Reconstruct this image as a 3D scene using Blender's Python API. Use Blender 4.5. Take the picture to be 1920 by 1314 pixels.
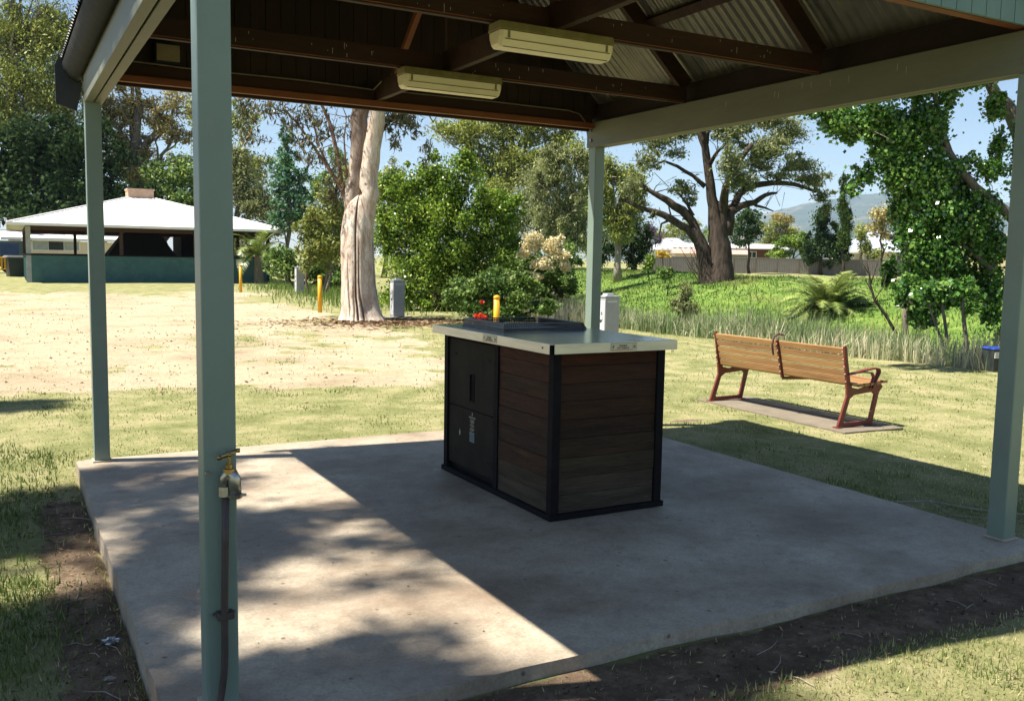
import bpy, bmesh, math, random
import numpy as np
from mathutils import Vector, Matrix

R = math.radians
for o in list(bpy.data.objects): bpy.data.objects.remove(o)
SC = bpy.context.scene
COL = SC.collection

# ------------------------------------------------------------------ camera
CAM = np.array([0.0, 0.0, 1.45]); FOC = 1724.7
yaw, pitch, roll = 0.5078, 0.0991, 0.0172
fw = np.array([math.sin(yaw)*math.cos(pitch), math.cos(yaw)*math.cos(pitch), -math.sin(pitch)])
r0 = np.array([math.cos(yaw), -math.sin(yaw), 0.0]); u0 = np.cross(r0, fw)
rt = r0*math.cos(roll)+u0*math.sin(roll); up = -r0*math.sin(roll)+u0*math.cos(roll)
cam_d = bpy.data.cameras.new("camera"); cam = bpy.data.objects.new("camera", cam_d); COL.objects.link(cam)
M = Matrix(((rt[0], up[0], -fw[0], 0), (rt[1], up[1], -fw[1], 0), (rt[2], up[2], -fw[2], 1.45), (0, 0, 0, 1)))
cam.matrix_world = M
cam_d.sensor_width = 36; cam_d.lens = 36*FOC/1920; cam_d.clip_start = 0.05; cam_d.clip_end = 20000
SC.camera = cam
SC.render.resolution_x = 1024; SC.render.resolution_y = 700

# ------------------------------------------------------------------ world, sun, exposure
SUN = Vector((-0.526, 0.160, 1.0)).normalized()       # towards the sun
elev = math.asin(SUN.z); azim = math.atan2(SUN.x, SUN.y)
W = bpy.data.worlds.new("World"); SC.world = W; W.use_nodes = True
wn = W.node_tree.nodes; wl = W.node_tree.links
sky = wn.new("ShaderNodeTexSky"); sky.sky_type = 'NISHITA'; sky.sun_disc = False
sky.sun_elevation = elev; sky.sun_rotation = azim; sky.altitude = 200; sky.air_density = 1.0; sky.dust_density = 0.35; sky.ozone_density = 1.4
bg = wn['Background']; bg.inputs[1].default_value = 0.054
wl.new(sky.outputs[0], bg.inputs[0])
sd = bpy.data.lights.new("sun", 'SUN'); sd.energy = 5.0; sd.angle = R(0.53); sd.color = (1.0, 0.93, 0.81)
so = bpy.data.objects.new("sun", sd); COL.objects.link(so); so.rotation_euler = SUN.to_track_quat('Z', 'Y').to_euler()
SC.view_settings.view_transform = 'Standard'; SC.view_settings.look = 'None'
SC.view_settings.exposure = 1.42; SC.view_settings.gamma = 1; SC.view_settings.use_curve_mapping = False

# ------------------------------------------------------------------ helpers
rng = np.random.default_rng(7)

def ray(px, py): return fw+rt*(px-960)/FOC-up*(py-657)/FOC
def at(px, py, D): return CAM+ray(px, py)*D            # a point D metres deep seen at a place of the photograph
def on(px, py, z=-0.1):
    d = ray(px, py); return CAM+d*((z-CAM[2])/d[2])

def tag(o, label=None, cat=None, group=None, kind=None):
    if label: o['label'] = label
    if cat: o['category'] = cat
    if group: o['group'] = group
    if kind: o['kind'] = kind
    return o

def empty(name, loc, rz=0.0, label=None, cat=None, group=None):
    o = bpy.data.objects.new(name, None); COL.objects.link(o)
    o.location = loc; o.rotation_euler = (0, 0, rz); o.empty_display_size = .1
    return tag(o, label, cat, group)

class MB:
    """collects vertices and faces of ONE mesh object"""
    def __init__(s): s.v = []; s.f = []
    def add(s, vs, fs):
        b = len(s.v); s.v += [tuple(map(float, p)) for p in vs]; s.f += [tuple(i+b for i in f) for f in fs]; return s
    def box(s, x0, x1, y0, y1, z0, z1):
        return s.add([(x0,y0,z0),(x1,y0,z0),(x1,y1,z0),(x0,y1,z0),(x0,y0,z1),(x1,y0,z1),(x1,y1,z1),(x0,y1,z1)],
                     [(0,3,2,1),(4,5,6,7),(0,1,5,4),(1,2,6,5),(2,3,7,6),(3,0,4,7)])
    def bar(s, a, b, w, h, upv=(0,0,1)):
        a = np.array(a, float); b = np.array(b, float); d = b-a; d = d/np.linalg.norm(d)
        u = np.array(upv, float); r = np.cross(d, u); n = np.linalg.norm(r)
        if n < 1e-6: r = np.cross(d, (1, 0, 0)); n = np.linalg.norm(r)
        r = r/n; u = np.cross(r, d)
        vs = [p+r*w/2*i+u*h/2*j for p in (a, b) for i, j in ((-1,-1),(1,-1),(1,1),(-1,1))]
        return s.add(vs, [(0,3,2,1),(4,5,6,7),(0,1,5,4),(1,2,6,5),(2,3,7,6),(3,0,4,7)])
    def tube(s, pts, rad, n=10, cap=True):
        pts = [np.array(p, float) for p in pts]; m = len(pts)
        if np.isscalar(rad): rad = [rad]*m
        b = len(s.v); prev = None
        for i, p in enumerate(pts):
            d = pts[min(i+1, m-1)]-pts[max(i-1, 0)]; d = d/(np.linalg.norm(d)+1e-12)
            ref = prev if prev is not None else (np.array((1., 0, 0)) if abs(d[0]) < .9 else np.array((0, 1., 0)))
            e1 = ref-d*np.dot(ref, d); e1 = e1/(np.linalg.norm(e1)+1e-12); e2 = np.cross(d, e1); prev = e1
            for k in range(n):
                a = 2*math.pi*k/n; s.v.append(tuple(p+(e1*math.cos(a)+e2*math.sin(a))*rad[i]))
        for i in range(m-1):
            for k in range(n):
                s.f.append((b+i*n+k, b+i*n+(k+1)%n, b+(i+1)*n+(k+1)%n, b+(i+1)*n+k))
        if cap:
            s.f.append(tuple(b+k for k in reversed(range(n)))); s.f.append(tuple(b+(m-1)*n+k for k in range(n)))
        return s
    def prism(s, poly, y0, y1, axis='y'):
        """poly: outline in (x,z) when axis is y, in (y,z) when axis is x, in (x,y) when axis is z"""
        n = len(poly)
        def P(a, b, t): return (a, t, b) if axis == 'y' else ((t, a, b) if axis == 'x' else (a, b, t))
        vs = [P(a, b, y0) for a, b in poly]+[P(a, b, y1) for a, b in poly]
        return s.add(vs, [tuple(range(n))]+[tuple(reversed(range(n, 2*n)))]+[(i, i+n, (i+1)%n+n, (i+1)%n) for i in range(n)])
    def build(s, name, mat, parent=None, smooth=False, bevel=0.0, fix=True):
        me = bpy.data.meshes.new(name); me.from_pydata(s.v, [], s.f)
        if bevel or fix:
            bm = bmesh.new(); bm.from_mesh(me)
            if fix: bmesh.ops.recalc_face_normals(bm, faces=bm.faces)
            if bevel:
                bmesh.ops.bevel(bm, geom=[e for e in bm.edges if e.calc_face_angle(0) > .5], offset=bevel, segments=2, profile=.6, affect='EDGES')
            bm.to_mesh(me); bm.free()
        if mat: me.materials.append(mat)
        if smooth: me.polygons.foreach_set('use_smooth', [True]*len(me.polygons))
        o = bpy.data.objects.new(name, me); COL.objects.link(o)
        if parent: o.parent = parent
        return o

def copy_tree(o, parent=None):
    c = o.copy(); COL.objects.link(c); c.parent = parent
    for ch in [x for x in list(bpy.data.objects) if x.parent == o and x != c]: copy_tree(ch, c)
    return c

def np_mesh(name, verts, faces, mat, parent=None, attrs=None, smooth=False):
    """verts (N,3), faces (M,k) with one k; attrs: name -> per-face float or per-vertex colour"""
    me = bpy.data.meshes.new(name); k = faces.shape[1]
    me.vertices.add(len(verts)); me.vertices.foreach_set('co', np.ascontiguousarray(verts, np.float32).ravel())
    me.loops.add(len(faces)*k); me.loops.foreach_set('vertex_index', np.ascontiguousarray(faces, np.int32).ravel())
    me.polygons.add(len(faces)); me.polygons.foreach_set('loop_start', np.arange(0, len(faces)*k, k, dtype=np.int32))
    if smooth: me.polygons.foreach_set('use_smooth', np.ones(len(faces), bool))
    for n, (dom, typ, arr) in (attrs or {}).items():
        a = me.attributes.new(n, typ, dom); a.data.foreach_set('value' if typ == 'FLOAT' else 'color', np.ascontiguousarray(arr, np.float32).ravel())
    me.update(calc_edges=True)
    if mat: me.materials.append(mat)
    o = bpy.data.objects.new(name, me); COL.objects.link(o)
    if parent: o.parent = parent
    return o

# value noise for numpy
_perm = np.random.default_rng(3).random((256, 256))
def vnoise(x, y):
    xi = np.floor(x).astype(int); yi = np.floor(y).astype(int); fx = x-xi; fy = y-yi
    fx = fx*fx*(3-2*fx); fy = fy*fy*(3-2*fy)
    g = lambda a, b: _perm[a % 256, b % 256]
    return (g(xi, yi)*(1-fx)+g(xi+1, yi)*fx)*(1-fy)+(g(xi, yi+1)*(1-fx)+g(xi+1, yi+1)*fx)*fy
def fbm(x, y, o=4):
    t = 0; a = .5; s = 0
    for i in range(o): t = t+a*vnoise(x*2**i+17*i, y*2**i+31*i); s += a; a *= .5
    return t/s
def sstep(a, b, x):
    t = np.clip((x-a)/(b-a), 0, 1); return t*t*(3-2*t)

# ------------------------------------------------------------------ materials
def nmat(name, c1, c2=None, scale=4, rough=.7, bump=0, bscale=None, metal=0, stretch=(1, 1, 1), detail=6, spec=.4, c3=None, s3=1.0, t3=(.55, .7), coat=0):
    m = bpy.data.materials.new(name); m.use_nodes = True; n = m.node_tree.nodes; l = m.node_tree.links
    b = n['Principled BSDF']; b.inputs['Roughness'].default_value = rough; b.inputs['Metallic'].default_value = metal
    b.inputs['Specular IOR Level'].default_value = spec
    if coat: b.inputs['Coat Weight'].default_value = coat
    c2 = c2 or tuple(x*.75 for x in c1)
    tc = n.new('ShaderNodeTexCoord'); mp = n.new('ShaderNodeMapping'); mp.inputs['Scale'].default_value = stretch
    l.new(tc.outputs['Object'], mp.inputs[0])
    no = n.new('ShaderNodeTexNoise'); no.inputs['Scale'].default_value = scale; no.inputs['Detail'].default_value = detail; no.inputs['Roughness'].default_value = .65
    l.new(mp.outputs[0], no.inputs['Vector'])
    cr = n.new('ShaderNodeValToRGB'); cr.color_ramp.elements[0].position = .32; cr.color_ramp.elements[1].position = .68
    cr.color_ramp.elements[0].color = (*c2, 1); cr.color_ramp.elements[1].color = (*c1, 1)
    l.new(no.outputs[0], cr.inputs[0]); out = cr.outputs[0]
    if c3:
        n3 = n.new('ShaderNodeTexNoise'); n3.inputs['Scale'].default_value = s3; n3.inputs['Detail'].default_value = 8; n3.inputs['Roughness'].default_value = .7
        l.new(mp.outputs[0], n3.inputs['Vector'])
        r3 = n.new('ShaderNodeValToRGB'); r3.color_ramp.elements[0].position = t3[0]; r3.color_ramp.elements[1].position = t3[1]
        l.new(n3.outputs[0], r3.inputs[0])
        mx = n.new('ShaderNodeMixRGB'); mx.inputs[2].default_value = (*c3, 1)
        l.new(r3.outputs[0], mx.inputs[0]); l.new(out, mx.inputs[1]); out = mx.outputs[0]
    l.new(out, b.inputs['Base Color'])
    if bump:
        nb = n.new('ShaderNodeTexNoise'); nb.inputs['Scale'].default_value = bscale or scale*3; nb.inputs['Detail'].default_value = 8
        l.new(mp.outputs[0], nb.inputs['Vector'])
        bp = n.new('ShaderNodeBump'); bp.inputs['Strength'].default_value = bump; bp.inputs['Distance'].default_value = .02
        l.new(nb.outputs[0], bp.inputs['Height']); l.new(bp.outputs[0], b.inputs['Normal'])
    return m

def leafmat(name, dark, mid, light, trans=.3, rough=.5, spec=.3):
    m = bpy.data.materials.new(name); m.use_nodes = True; n = m.node_tree.nodes; l = m.node_tree.links
    b = n['Principled BSDF']; b.inputs['Roughness'].default_value = rough; b.inputs['Specular IOR Level'].default_value = spec
    a = n.new('ShaderNodeAttribute'); a.attribute_name = 'tint'
    cr = n.new('ShaderNodeValToRGB'); e = cr.color_ramp.elements; e[0].position = .1; e[1].position = .95
    e[0].color = (*dark, 1); e[1].color = (*light, 1); k = e.new(.5); k.color = (*mid, 1)
    l.new(a.outputs['Fac'], cr.inputs[0]); l.new(cr.outputs[0], b.inputs['Base Color'])
    t = n.new('ShaderNodeBsdfTranslucent'); l.new(cr.outputs[0], t.inputs[0])
    mx = n.new('ShaderNodeMixShader'); mx.inputs[0].default_value = trans
    l.new(b.outputs[0], mx.inputs[1]); l.new(t.outputs[0], mx.inputs[2]); l.new(mx.outputs[0], n['Material Output'].inputs[0])
    return m

post_m = nmat('post_paint', (.185, .245, .205), (.16, .215, .18), 3, .45, .05, 60, spec=.45, c3=(.22, .25, .20), s3=5, t3=(.6, .8))
beam_m = nmat('beam_paint', (.145, .155, .105), (.105, .115, .08), 5, .55, .08, 50, stretch=(1, .25, 1), c3=(.12, .13, .10), s3=9, t3=(.62, .75))
timber_k = nmat('darker_timber', (.022, .011, .007), (.012, .007, .005), 6, .85, .2, 30)  # darker tone than the roof timber, for the wall plates only
timber_d = nmat('roof_timber', (.045, .016, .008), (.020, .008, .0045), 6, .75, .3, 30, stretch=(.3, 1, 1), c3=(.30, .27, .23), s3=45, t3=(.72, .78))
timber_o = nmat('orange_trim', (.25, .075, .022), (.13, .04, .014), 8, .6, .15, 30, stretch=(.25, 1, 1))
sheet_m = nmat('galvanised_sheet', (.26, .25, .21), (.17, .165, .14), 3, .4, 0, metal=.55, c3=(.25, .22, .17), s3=6, t3=(.58, .78))
gutter_m = nmat('gutter_steel', (.020, .025, .028), (.011, .014, .016), 6, .8, spec=.2, metal=0, c3=(.08, .07, .05), s3=9)
barge_m = nmat('dark_barge', (.04, .043, .045), (.025, .027, .03), 7, .6)
panel_m = nmat('gable_paint', (.13, .21, .19), (.10, .17, .155), 5, .6, .1, 40, stretch=(1, 1, .2))
conduit_m = nmat('conduit_plastic', (.26, .22, .15), (.16, .13, .09), 8, .5)
bolt_m = nmat('bolt_steel', (.28, .27, .25), (.12, .11, .1), 20, .45, metal=.7)
steel_m = nmat('stainless_steel', (.46, .48, .50), (.36, .38, .40), 5, .17, .03, 90, metal=1, stretch=(1, .3, 1), c3=(.42, .43, .44), s3=14, t3=(.5, .8))
edge_m = nmat('brushed_steel', (.60, .59, .52), (.46, .45, .40), 7, .42, .04, 80, metal=.75, stretch=(.4, .4, 3))
blackst = nmat('blackened_steel', (.06, .065, .075), (.03, .032, .036), 12, .42, metal=.5, c3=(.10, .08, .065), s3=20, t3=(.6, .75))
cab_m = nmat('cabinet_steel', (.024, .021, .016), (.013, .012, .010), 6, .8, .15, 60, spec=.12, c3=(.07, .062, .05), s3=5, t3=(.64, .8))
frame_m = nmat('frame_steel', (.015, .013, .014), (.008, .0075, .008), 8, .8, .1, 60, spec=.1, c3=(.06, .05, .045), s3=9, t3=(.66, .8))
alu_m = nmat('door_slot_dark', (.006, .006, .006), (.004, .004, .004), 8, .8, spec=.1)
def board_mat(i):
    k = [(.070, .024, .010), (.062, .024, .011), (.052, .024, .012), (.056, .026, .011), (.040, .022, .012), (.048, .028, .015), (.062, .044, .026), (.082, .062, .040), (.078, .062, .042)][i]
    return nmat('weathered_board', k, tuple(x*.45 for x in k), 7, .78, .6, 26, stretch=(.45, .45, 4), c3=tuple(min(1, x*1.9) for x in k), s3=6, t3=(.6, .8), spec=.25)
board_ms = [board_mat(i) for i in range(9)]
slat_m = [nmat('oiled_slat', (.36, .195, .075), (.23, .12, .045), 6, .55, .15, 40, stretch=(6, .4, 6)),
          nmat('oiled_slat', (.40, .225, .09), (.26, .14, .05), 6, .55, .15, 40, stretch=(6, .4, 6)),
          nmat('oiled_slat', (.33, .175, .07), (.20, .105, .04), 6, .55, .15, 40, stretch=(6, .4, 6), c3=(.3, .24, .16), s3=3)]
redst = nmat('red_oxide_steel', (.17, .032, .018), (.11, .022, .014), 9, .45, .05, 60)
brass_m = nmat('brass', (.42, .29, .12), (.25, .17, .07), 18, .3, metal=1)
tapm = nmat('worn_chrome', (.55, .52, .46), (.35, .32, .27), 25, .35, metal=.85)
copper_m = nmat('painted_pipe', (.075, .055, .05), (.045, .035, .033), 12, .5, .1, 60)
conc_edge = nmat('pale_concrete', (.42, .37, .29), (.33, .29, .23), 7, .9, .3, 60)
yellow_m = nmat('yellow_paint', (.72, .36, .012), (.62, .30, .01), 6, .45, c3=(.25, .16, .05), s3=9, t3=(.68, .78))
pillar_m = nmat('grey_pillar', (.33, .34, .36), (.27, .28, .30), 4, .5)
pillar_l = nmat('pale_outlet_panel', (.52, .53, .55), (.45, .46, .48), 5, .45)
darkp = nmat('dark_plastic', (.03, .033, .035), (.02, .022, .023), 6, .5)
bin_m = nmat('bin_plastic', (.035, .042, .04), (.022, .028, .027), 6, .5)
lid_blue = nmat('blue_lid', (.02, .05, .30), (.015, .035, .22), 6, .4)
white_m = nmat('white_paint', (.78, .77, .74), (.70, .69, .66), 3, .5)
roofw = nmat('white_roof_sheet', (.80, .79, .77), (.70, .69, .67), 1.2, .45, c3=(.45, .43, .40), s3=3, t3=(.68, .8))
cream_m = nmat('cream_wall', (.72, .62, .50), (.66, .56, .45), 2, .8)
teal_m = nmat('teal_wall', (.055, .14, .135), (.04, .105, .105), 2, .7, c3=(.10, .13, .11), s3=4)
browntr = nmat('brown_fascia', (.05, .022, .014), (.035, .016, .01), 4, .7)
darkin = nmat('near_black', (.009, .007, .006), (.005, .0045, .004), 3, .9)  # even near-black shared by the pavilion hood, flue, store room and capping
glass_d = nmat('window_glass', (.05, .06, .065), (.03, .035, .04), 2, .12, spec=.6)
louvre = nmat('louvre_glass', (.34, .38, .38), (.27, .31, .31), 3, .3)
fence_m = nmat('fence_steel', (.17, .16, .145), (.135, .127, .115), 1.2, .55, c3=(.11, .095, .08), s3=.8, t3=(.5, .75))
brickh = nmat('brown_brick', (.14, .065, .045), (.10, .045, .03), 9, .85)
pinkroof = nmat('faded_pink_roof', (.46, .30, .26), (.38, .24, .20), 3, .6)
bluegrey = nmat('bluegrey_roof', (.42, .46, .52), (.35, .39, .45), 2, .45)
lens_m = nmat('diffuser_acrylic', (.82, .74, .50), (.70, .62, .40), 6, .35, .03, 90, stretch=(.4, 1, 1), c3=(.42, .33, .13), s3=12, t3=(.62, .78), spec=.5)
lampb = nmat('batten_body', (.26, .23, .10), (.15, .13, .05), 9, .5, c3=(.16, .13, .06), s3=14, t3=(.55, .75))
sign_m = nmat('sign_plate', (.62, .58, .40), (.55, .51, .36), 8, .5)
ink = nmat('black_ink', (.02, .018, .012), (.015, .013, .01), 8, .6)
orange_i = nmat('orange_ink', (.70, .16, .04), (.6, .14, .04), 8, .6)
whiteprint = nmat('white_print', (.30, .30, .28), (.22, .22, .2), 30, .6)
blueprint = nmat('blue_sticker', (.03, .09, .12), (.02, .06, .09), 16, .5, c3=(.12, .17, .2), s3=60, t3=(.5, .6))
foil = nmat('crumpled_foil', (.6, .62, .64), (.35, .36, .38), 9, .3, metal=.8)

def chimney_mat():
    m = bpy.data.materials.new('chimney_brick'); m.use_nodes = True; n = m.node_tree.nodes; l = m.node_tree.links
    tc = n.new('ShaderNodeTexCoord'); mp = n.new('ShaderNodeMapping'); mp.inputs['Rotation'].default_value = (R(90), 0, 0)
    br = n.new('ShaderNodeTexBrick'); br.inputs['Scale'].default_value = 4.2
    br.inputs['Color1'].default_value = (.33, .17, .10, 1); br.inputs['Color2'].default_value = (.45, .30, .20, 1); br.inputs['Mortar'].default_value = (.6, .52, .42, 1)
    l.new(tc.outputs['Object'], mp.inputs[0]); l.new(mp.outputs[0], br.inputs[0]); l.new(br.outputs[0], n['Principled BSDF'].inputs['Base Color'])
    n['Principled BSDF'].inputs['Roughness'].default_value = .9
    return m
chim_m = chimney_mat()

def slab_mat():
    m = bpy.data.materials.new('concrete'); m.use_nodes = True; n = m.node_tree.nodes; l = m.node_tree.links
    b = n['Principled BSDF']; b.inputs['Roughness'].default_value = .62; b.inputs['Specular IOR Level'].default_value = .45
    tc = n.new('ShaderNodeTexCoord')
    def noise(s, d=8, r=.6):
        x = n.new('ShaderNodeTexNoise'); x.inputs['Scale'].default_value = s; x.inputs['Detail'].default_value = d; x.inputs['Roughness'].default_value = r
        l.new(tc.outputs['Object'], x.inputs['Vector']); return x.outputs[0]
    def ramp(src, stops):
        r = n.new('ShaderNodeValToRGB'); e = r.color_ramp.elements
        e[0].position, e[0].color = stops[0][0], (*stops[0][1], 1); e[1].position, e[1].color = stops[-1][0], (*stops[-1][1], 1)
        for p, c in stops[1:-1]: k = e.new(p); k.color = (*c, 1)
        l.new(src, r.inputs[0]); return r.outputs[0]
    def mix(f, a, bb, t='MIX'):
        x = n.new('ShaderNodeMixRGB'); x.blend_type = t
        if isinstance(f, float): x.inputs[0].default_value = f
        else: l.new(f, x.inputs[0])
        l.new(a, x.inputs[1])
        if isinstance(bb, tuple): x.inputs[2].default_value = (*bb, 1)
        else: l.new(bb, x.inputs[2])
        return x.outputs[0]
    base = ramp(noise(1.6), [(.3, (.29, .235, .172)), (.5, (.405, .342, .26)), (.7, (.49, .43, .335))])
    fine = ramp(noise(70, 4, .8), [(.35, (.62, .62, .62)), (.6, (1, 1, 1))]); c = mix(.75, base, fine, 'MULTIPLY'); c = mix(.6, c, ramp(noise(19, 10, .8), [(.34, (.6, .57, .53)), (.5, (1, 1, 1)), (.66, (1.12, 1.1, 1.08))]), 'MULTIPLY')
    c = mix(.5, c, ramp(noise(3.4, 12, .85), [(.40, (.62, .57, .5)), (.47, (1, 1, 1))]), 'MULTIPLY')
    c = mix(ramp(noise(.9, 9, .7), [(.44, (0, 0, 0)), (.66, (.8, .8, .8))]), c, (.17, .12, .08))     # brown wear
    c = mix(ramp(noise(5.5, 10, .75), [(.56, (0, 0, 0)), (.74, (.6, .6, .6))]), c, (.10, .09, .078))
    vo = n.new('ShaderNodeTexVoronoi'); vo.inputs['Scale'].default_value = 7.0; l.new(tc.outputs['Object'], vo.inputs['Vector'])
    c = mix(ramp(vo.outputs['Distance'], [(.0, (1, 1, 1)), (.05, (.7, .7, .7)), (.085, (0, 0, 0))]), c, (.07, .06, .05))    # gum and oil spots
    v2 = n.new('ShaderNodeTexVoronoi'); v2.inputs['Scale'].default_value = 3.1; l.new(tc.outputs['Object'], v2.inputs['Vector'])
    mk = n.new('ShaderNodeMath'); mk.operation = 'MULTIPLY'; l.new(ramp(v2.outputs['Distance'], [(.0, (1, 1, 1)), (.03, (1, 1, 1)), (.045, (0, 0, 0))]), mk.inputs[0])
    l.new(ramp(noise(2.3), [(.5, (0, 0, 0)), (.55, (1, 1, 1))]), mk.inputs[1])
    c = mix(mk.outputs[0], c, (.62, .6, .55))
    l.new(c, b.inputs['Base Color'])
    bp = n.new('ShaderNodeBump'); bp.inputs['Strength'].default_value = .25; bp.inputs['Distance'].default_value = .01
    l.new(noise(55, 6, .7), bp.inputs['Height']); l.new(bp.outputs[0], b.inputs['Normal'])
    return m
slab_m = slab_mat()

def ground_mat():
    m = bpy.data.materials.new('ground'); m.use_nodes = True; n = m.node_tree.nodes; l = m.node_tree.links
    b = n['Principled BSDF']; b.inputs['Roughness'].default_value = .95; b.inputs['Specular IOR Level'].default_value = .1
    at_ = n.new('ShaderNodeAttribute'); at_.attribute_name = 'zone'; sp = n.new('ShaderNodeSeparateColor'); l.new(at_.outputs['Color'], sp.inputs[0])
    tc = n.new('ShaderNodeTexCoord')
    def noise(s, d=8, r=.65):
        x = n.new('ShaderNodeTexNoise'); x.inputs['Scale'].default_value = s; x.inputs['Detail'].default_value = d; x.inputs['Roughness'].default_value = r
        l.new(tc.outputs['Object'], x.inputs['Vector']); return x.outputs[0]
    def ramp(src, stops):
        r = n.new('ShaderNodeValToRGB'); e = r.color_ramp.elements
        e[0].position, e[0].color = stops[0][0], (*stops[0][1], 1); e[1].position, e[1].color = stops[-1][0], (*stops[-1][1], 1)
        for p, c in stops[1:-1]: k = e.new(p); k.color = (*c, 1)
        l.new(src, r.inputs[0]); return r.outputs[0]
    def mix(f, a, bb):
        x = n.new('ShaderNodeMixRGB'); l.new(f, x.inputs[0]); l.new(a, x.inputs[1]); l.new(bb, x.inputs[2]); return x.outputs[0]
    def edge(ch, sc, lo=.38, hi=.62):       # mask + noise, thresholded: ragged borders
        ad = n.new('ShaderNodeMath'); ad.operation = 'ADD'; l.new(ch, ad.inputs[0])
        nn = n.new('ShaderNodeMath'); nn.operation = 'MULTIPLY_ADD'; l.new(noise(sc, 10, .75), nn.inputs[0]); nn.inputs[1].default_value = 1.3; nn.inputs[2].default_value = -.65
        l.new(nn.outputs[0], ad.inputs[1]); return ramp(ad.outputs[0], [(lo, (0, 0, 0)), (hi, (1, 1, 1))])
    mp = n.new('ShaderNodeMixRGB'); mp.blend_type = 'MULTIPLY'; mp.inputs[0].default_value = .8
    grass = ramp(noise(2.2, 10), [(.3, (.13, .145, .055)), (.48, (.22, .225, .10)), (.6, (.31, .285, .155)), (.75, (.38, .32, .20))])
    gfine = ramp(noise(45, 8, .8), [(.3, (.6, .62, .55)), (.5, (.9, .9, .85)), (.7, (1.2, 1.18, 1.05))])
    l.new(grass, mp.inputs[1]); l.new(gfine, mp.inputs[2])
    sand = ramp(noise(.45, 10, .7), [(.3, (.23, .185, .12)), (.42, (.33, .27, .185)), (.54, (.40, .335, .235)), (.66, (.33, .275, .19)), (.8, (.25, .215, .145))])
    ms = n.new('ShaderNodeMixRGB'); ms.blend_type = 'MULTIPLY'; ms.inputs[0].default_value = .6; l.new(sand, ms.inputs[1])
    l.new(ramp(noise(9, 12, .8), [(.36, (.42, .38, .32)), (.46, (.95, .93, .9)), (.6, (1, 1, 1))]), ms.inputs[2])
    soil = ramp(noise(6, 10, .8), [(.3, (.06, .042, .028)), (.5, (.14, .098, .066)), (.7, (.28, .21, .14))])
    lush = ramp(noise(1.1, 10, .75), [(.28, (.035, .075, .015)), (.45, (.085, .15, .028)), (.58, (.15, .22, .045)), (.72, (.28, .27, .10))])
    mud = ramp(noise(3, 8), [(.3, (.05, .06, .03)), (.7, (.10, .11, .05))])
    c = mix(edge(sp.outputs[2], 1.2), mp.outputs[0], lush)
    c = mix(edge(sp.outputs[0], 1.7, .42, .6), c, ms.outputs[0])
    c = mix(edge(sp.outputs[1], 5, .42, .58), c, soil)
    l.new(c, b.inputs['Base Color'])
    bp = n.new('ShaderNodeBump'); bp.inputs['Strength'].default_value = .8; bp.inputs['Distance'].default_value = .04
    l.new(noise(14, 12, .75), bp.inputs['Height']); l.new(bp.outputs[0], b.inputs['Normal'])
    return m

# ------------------------------------------------------------------ ground
def creek(y): return 12.5+np.maximum(0, y-24)*.25+.32*np.maximum(0, 10.5-y)
def height(x, y):
    x = np.asarray(x, float); y = np.asarray(y, float)
    t = x-creek(y)
    fade = 1-sstep(56, 66, y)*(x < 32)
    bank = -sstep(0, 2.4, t)*.85+sstep(6, 15.5, t)*1.68-sstep(17, 38, t)*.35
    bank = bank+sstep(4, 16, t)*(fbm(x*.25, y*.25)-.5)*.55
    z = -.1+bank*fade
    far = sstep(5.5, 9, np.hypot(x-2.6, y-4.9))
    z = z+(fbm(x*.35+9, y*.35)-.5)*.07*far+(fbm(x*2.1, y*2.1)-.5)*.02
    dx = np.maximum(np.maximum(.42-x, x-4.77), 0); dy = np.maximum(np.maximum(2.72-y, y-6.98), 0)
    z = z+.048*np.exp(-((dx*dx+dy*dy)/1.3**2))*sstep(.3, 1.0, x)
    return z
def zone_masks(x, y):
    # R sand, G bare soil, B lush
    t = x-creek(y)
    n1 = fbm(x*.22+5, y*.16+2); n2 = fbm(x*.9, y*.9)
    sand = sstep(9.2, 12.4, y+(n1-.5)*3.2+(n2-.5)*1.5)*(1-sstep(36, 42, y+(n1-.5)*4))*(1-sstep(6.2, 9.0, x-(y-10)*.05+(n1-.5)*5+(n2-.5)*2))
    sand = sand*(1-.42*sstep(.46, .62, n2)*sstep(.40, .55, n1))*(1-.35*sstep(.55, .7, fbm(x*2.3, y*1.1)))
    sand = np.maximum(sand, sstep(-3.5, -7, x)*sstep(5, 9, y)*.9)
    # bare soil: strip along the slab's near and left edges, under the big gum, worn patch by the slab corner
    near = np.exp(-((y-2.50)/.16)**2)*((x > .3) & (x < 5.6))*(.75+.5*n2)
    near = np.maximum(near, (np.abs(y-2.55) < .2)*((x > .3) & (x < 5)))
    left = np.exp(-((x-.27)/.17)**2)*sstep(.8, 1.6, y)*(1-sstep(6.0, 6.7, y))*(.7+.5*n2)
    gum = np.exp(-(((x-8.0)/1.5)**2+((y-20.7)/1.3)**2))*.8
    p1 = np.exp(-(((x-5.75)/.32)**2+((y-6.85)/.16)**2))*.75
    bankp = np.exp(-(((t-12.0)/1.0)**2+((y-26)/4)**2))*.50+np.exp(-(((t-11.)/1.6)**2+((y-20)/2.5)**2))*.35+np.exp(-(((t-15.5)/2.0)**2+((y-32)/3.0)**2))*.8
    soil = np.clip(near+left+gum+p1+bankp, 0, 1)
    lush = sstep(.0, 2.5, t)*(1-.35*sstep(17, 30, t))
    return np.clip(sand, 0, 1), soil, lush

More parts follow.
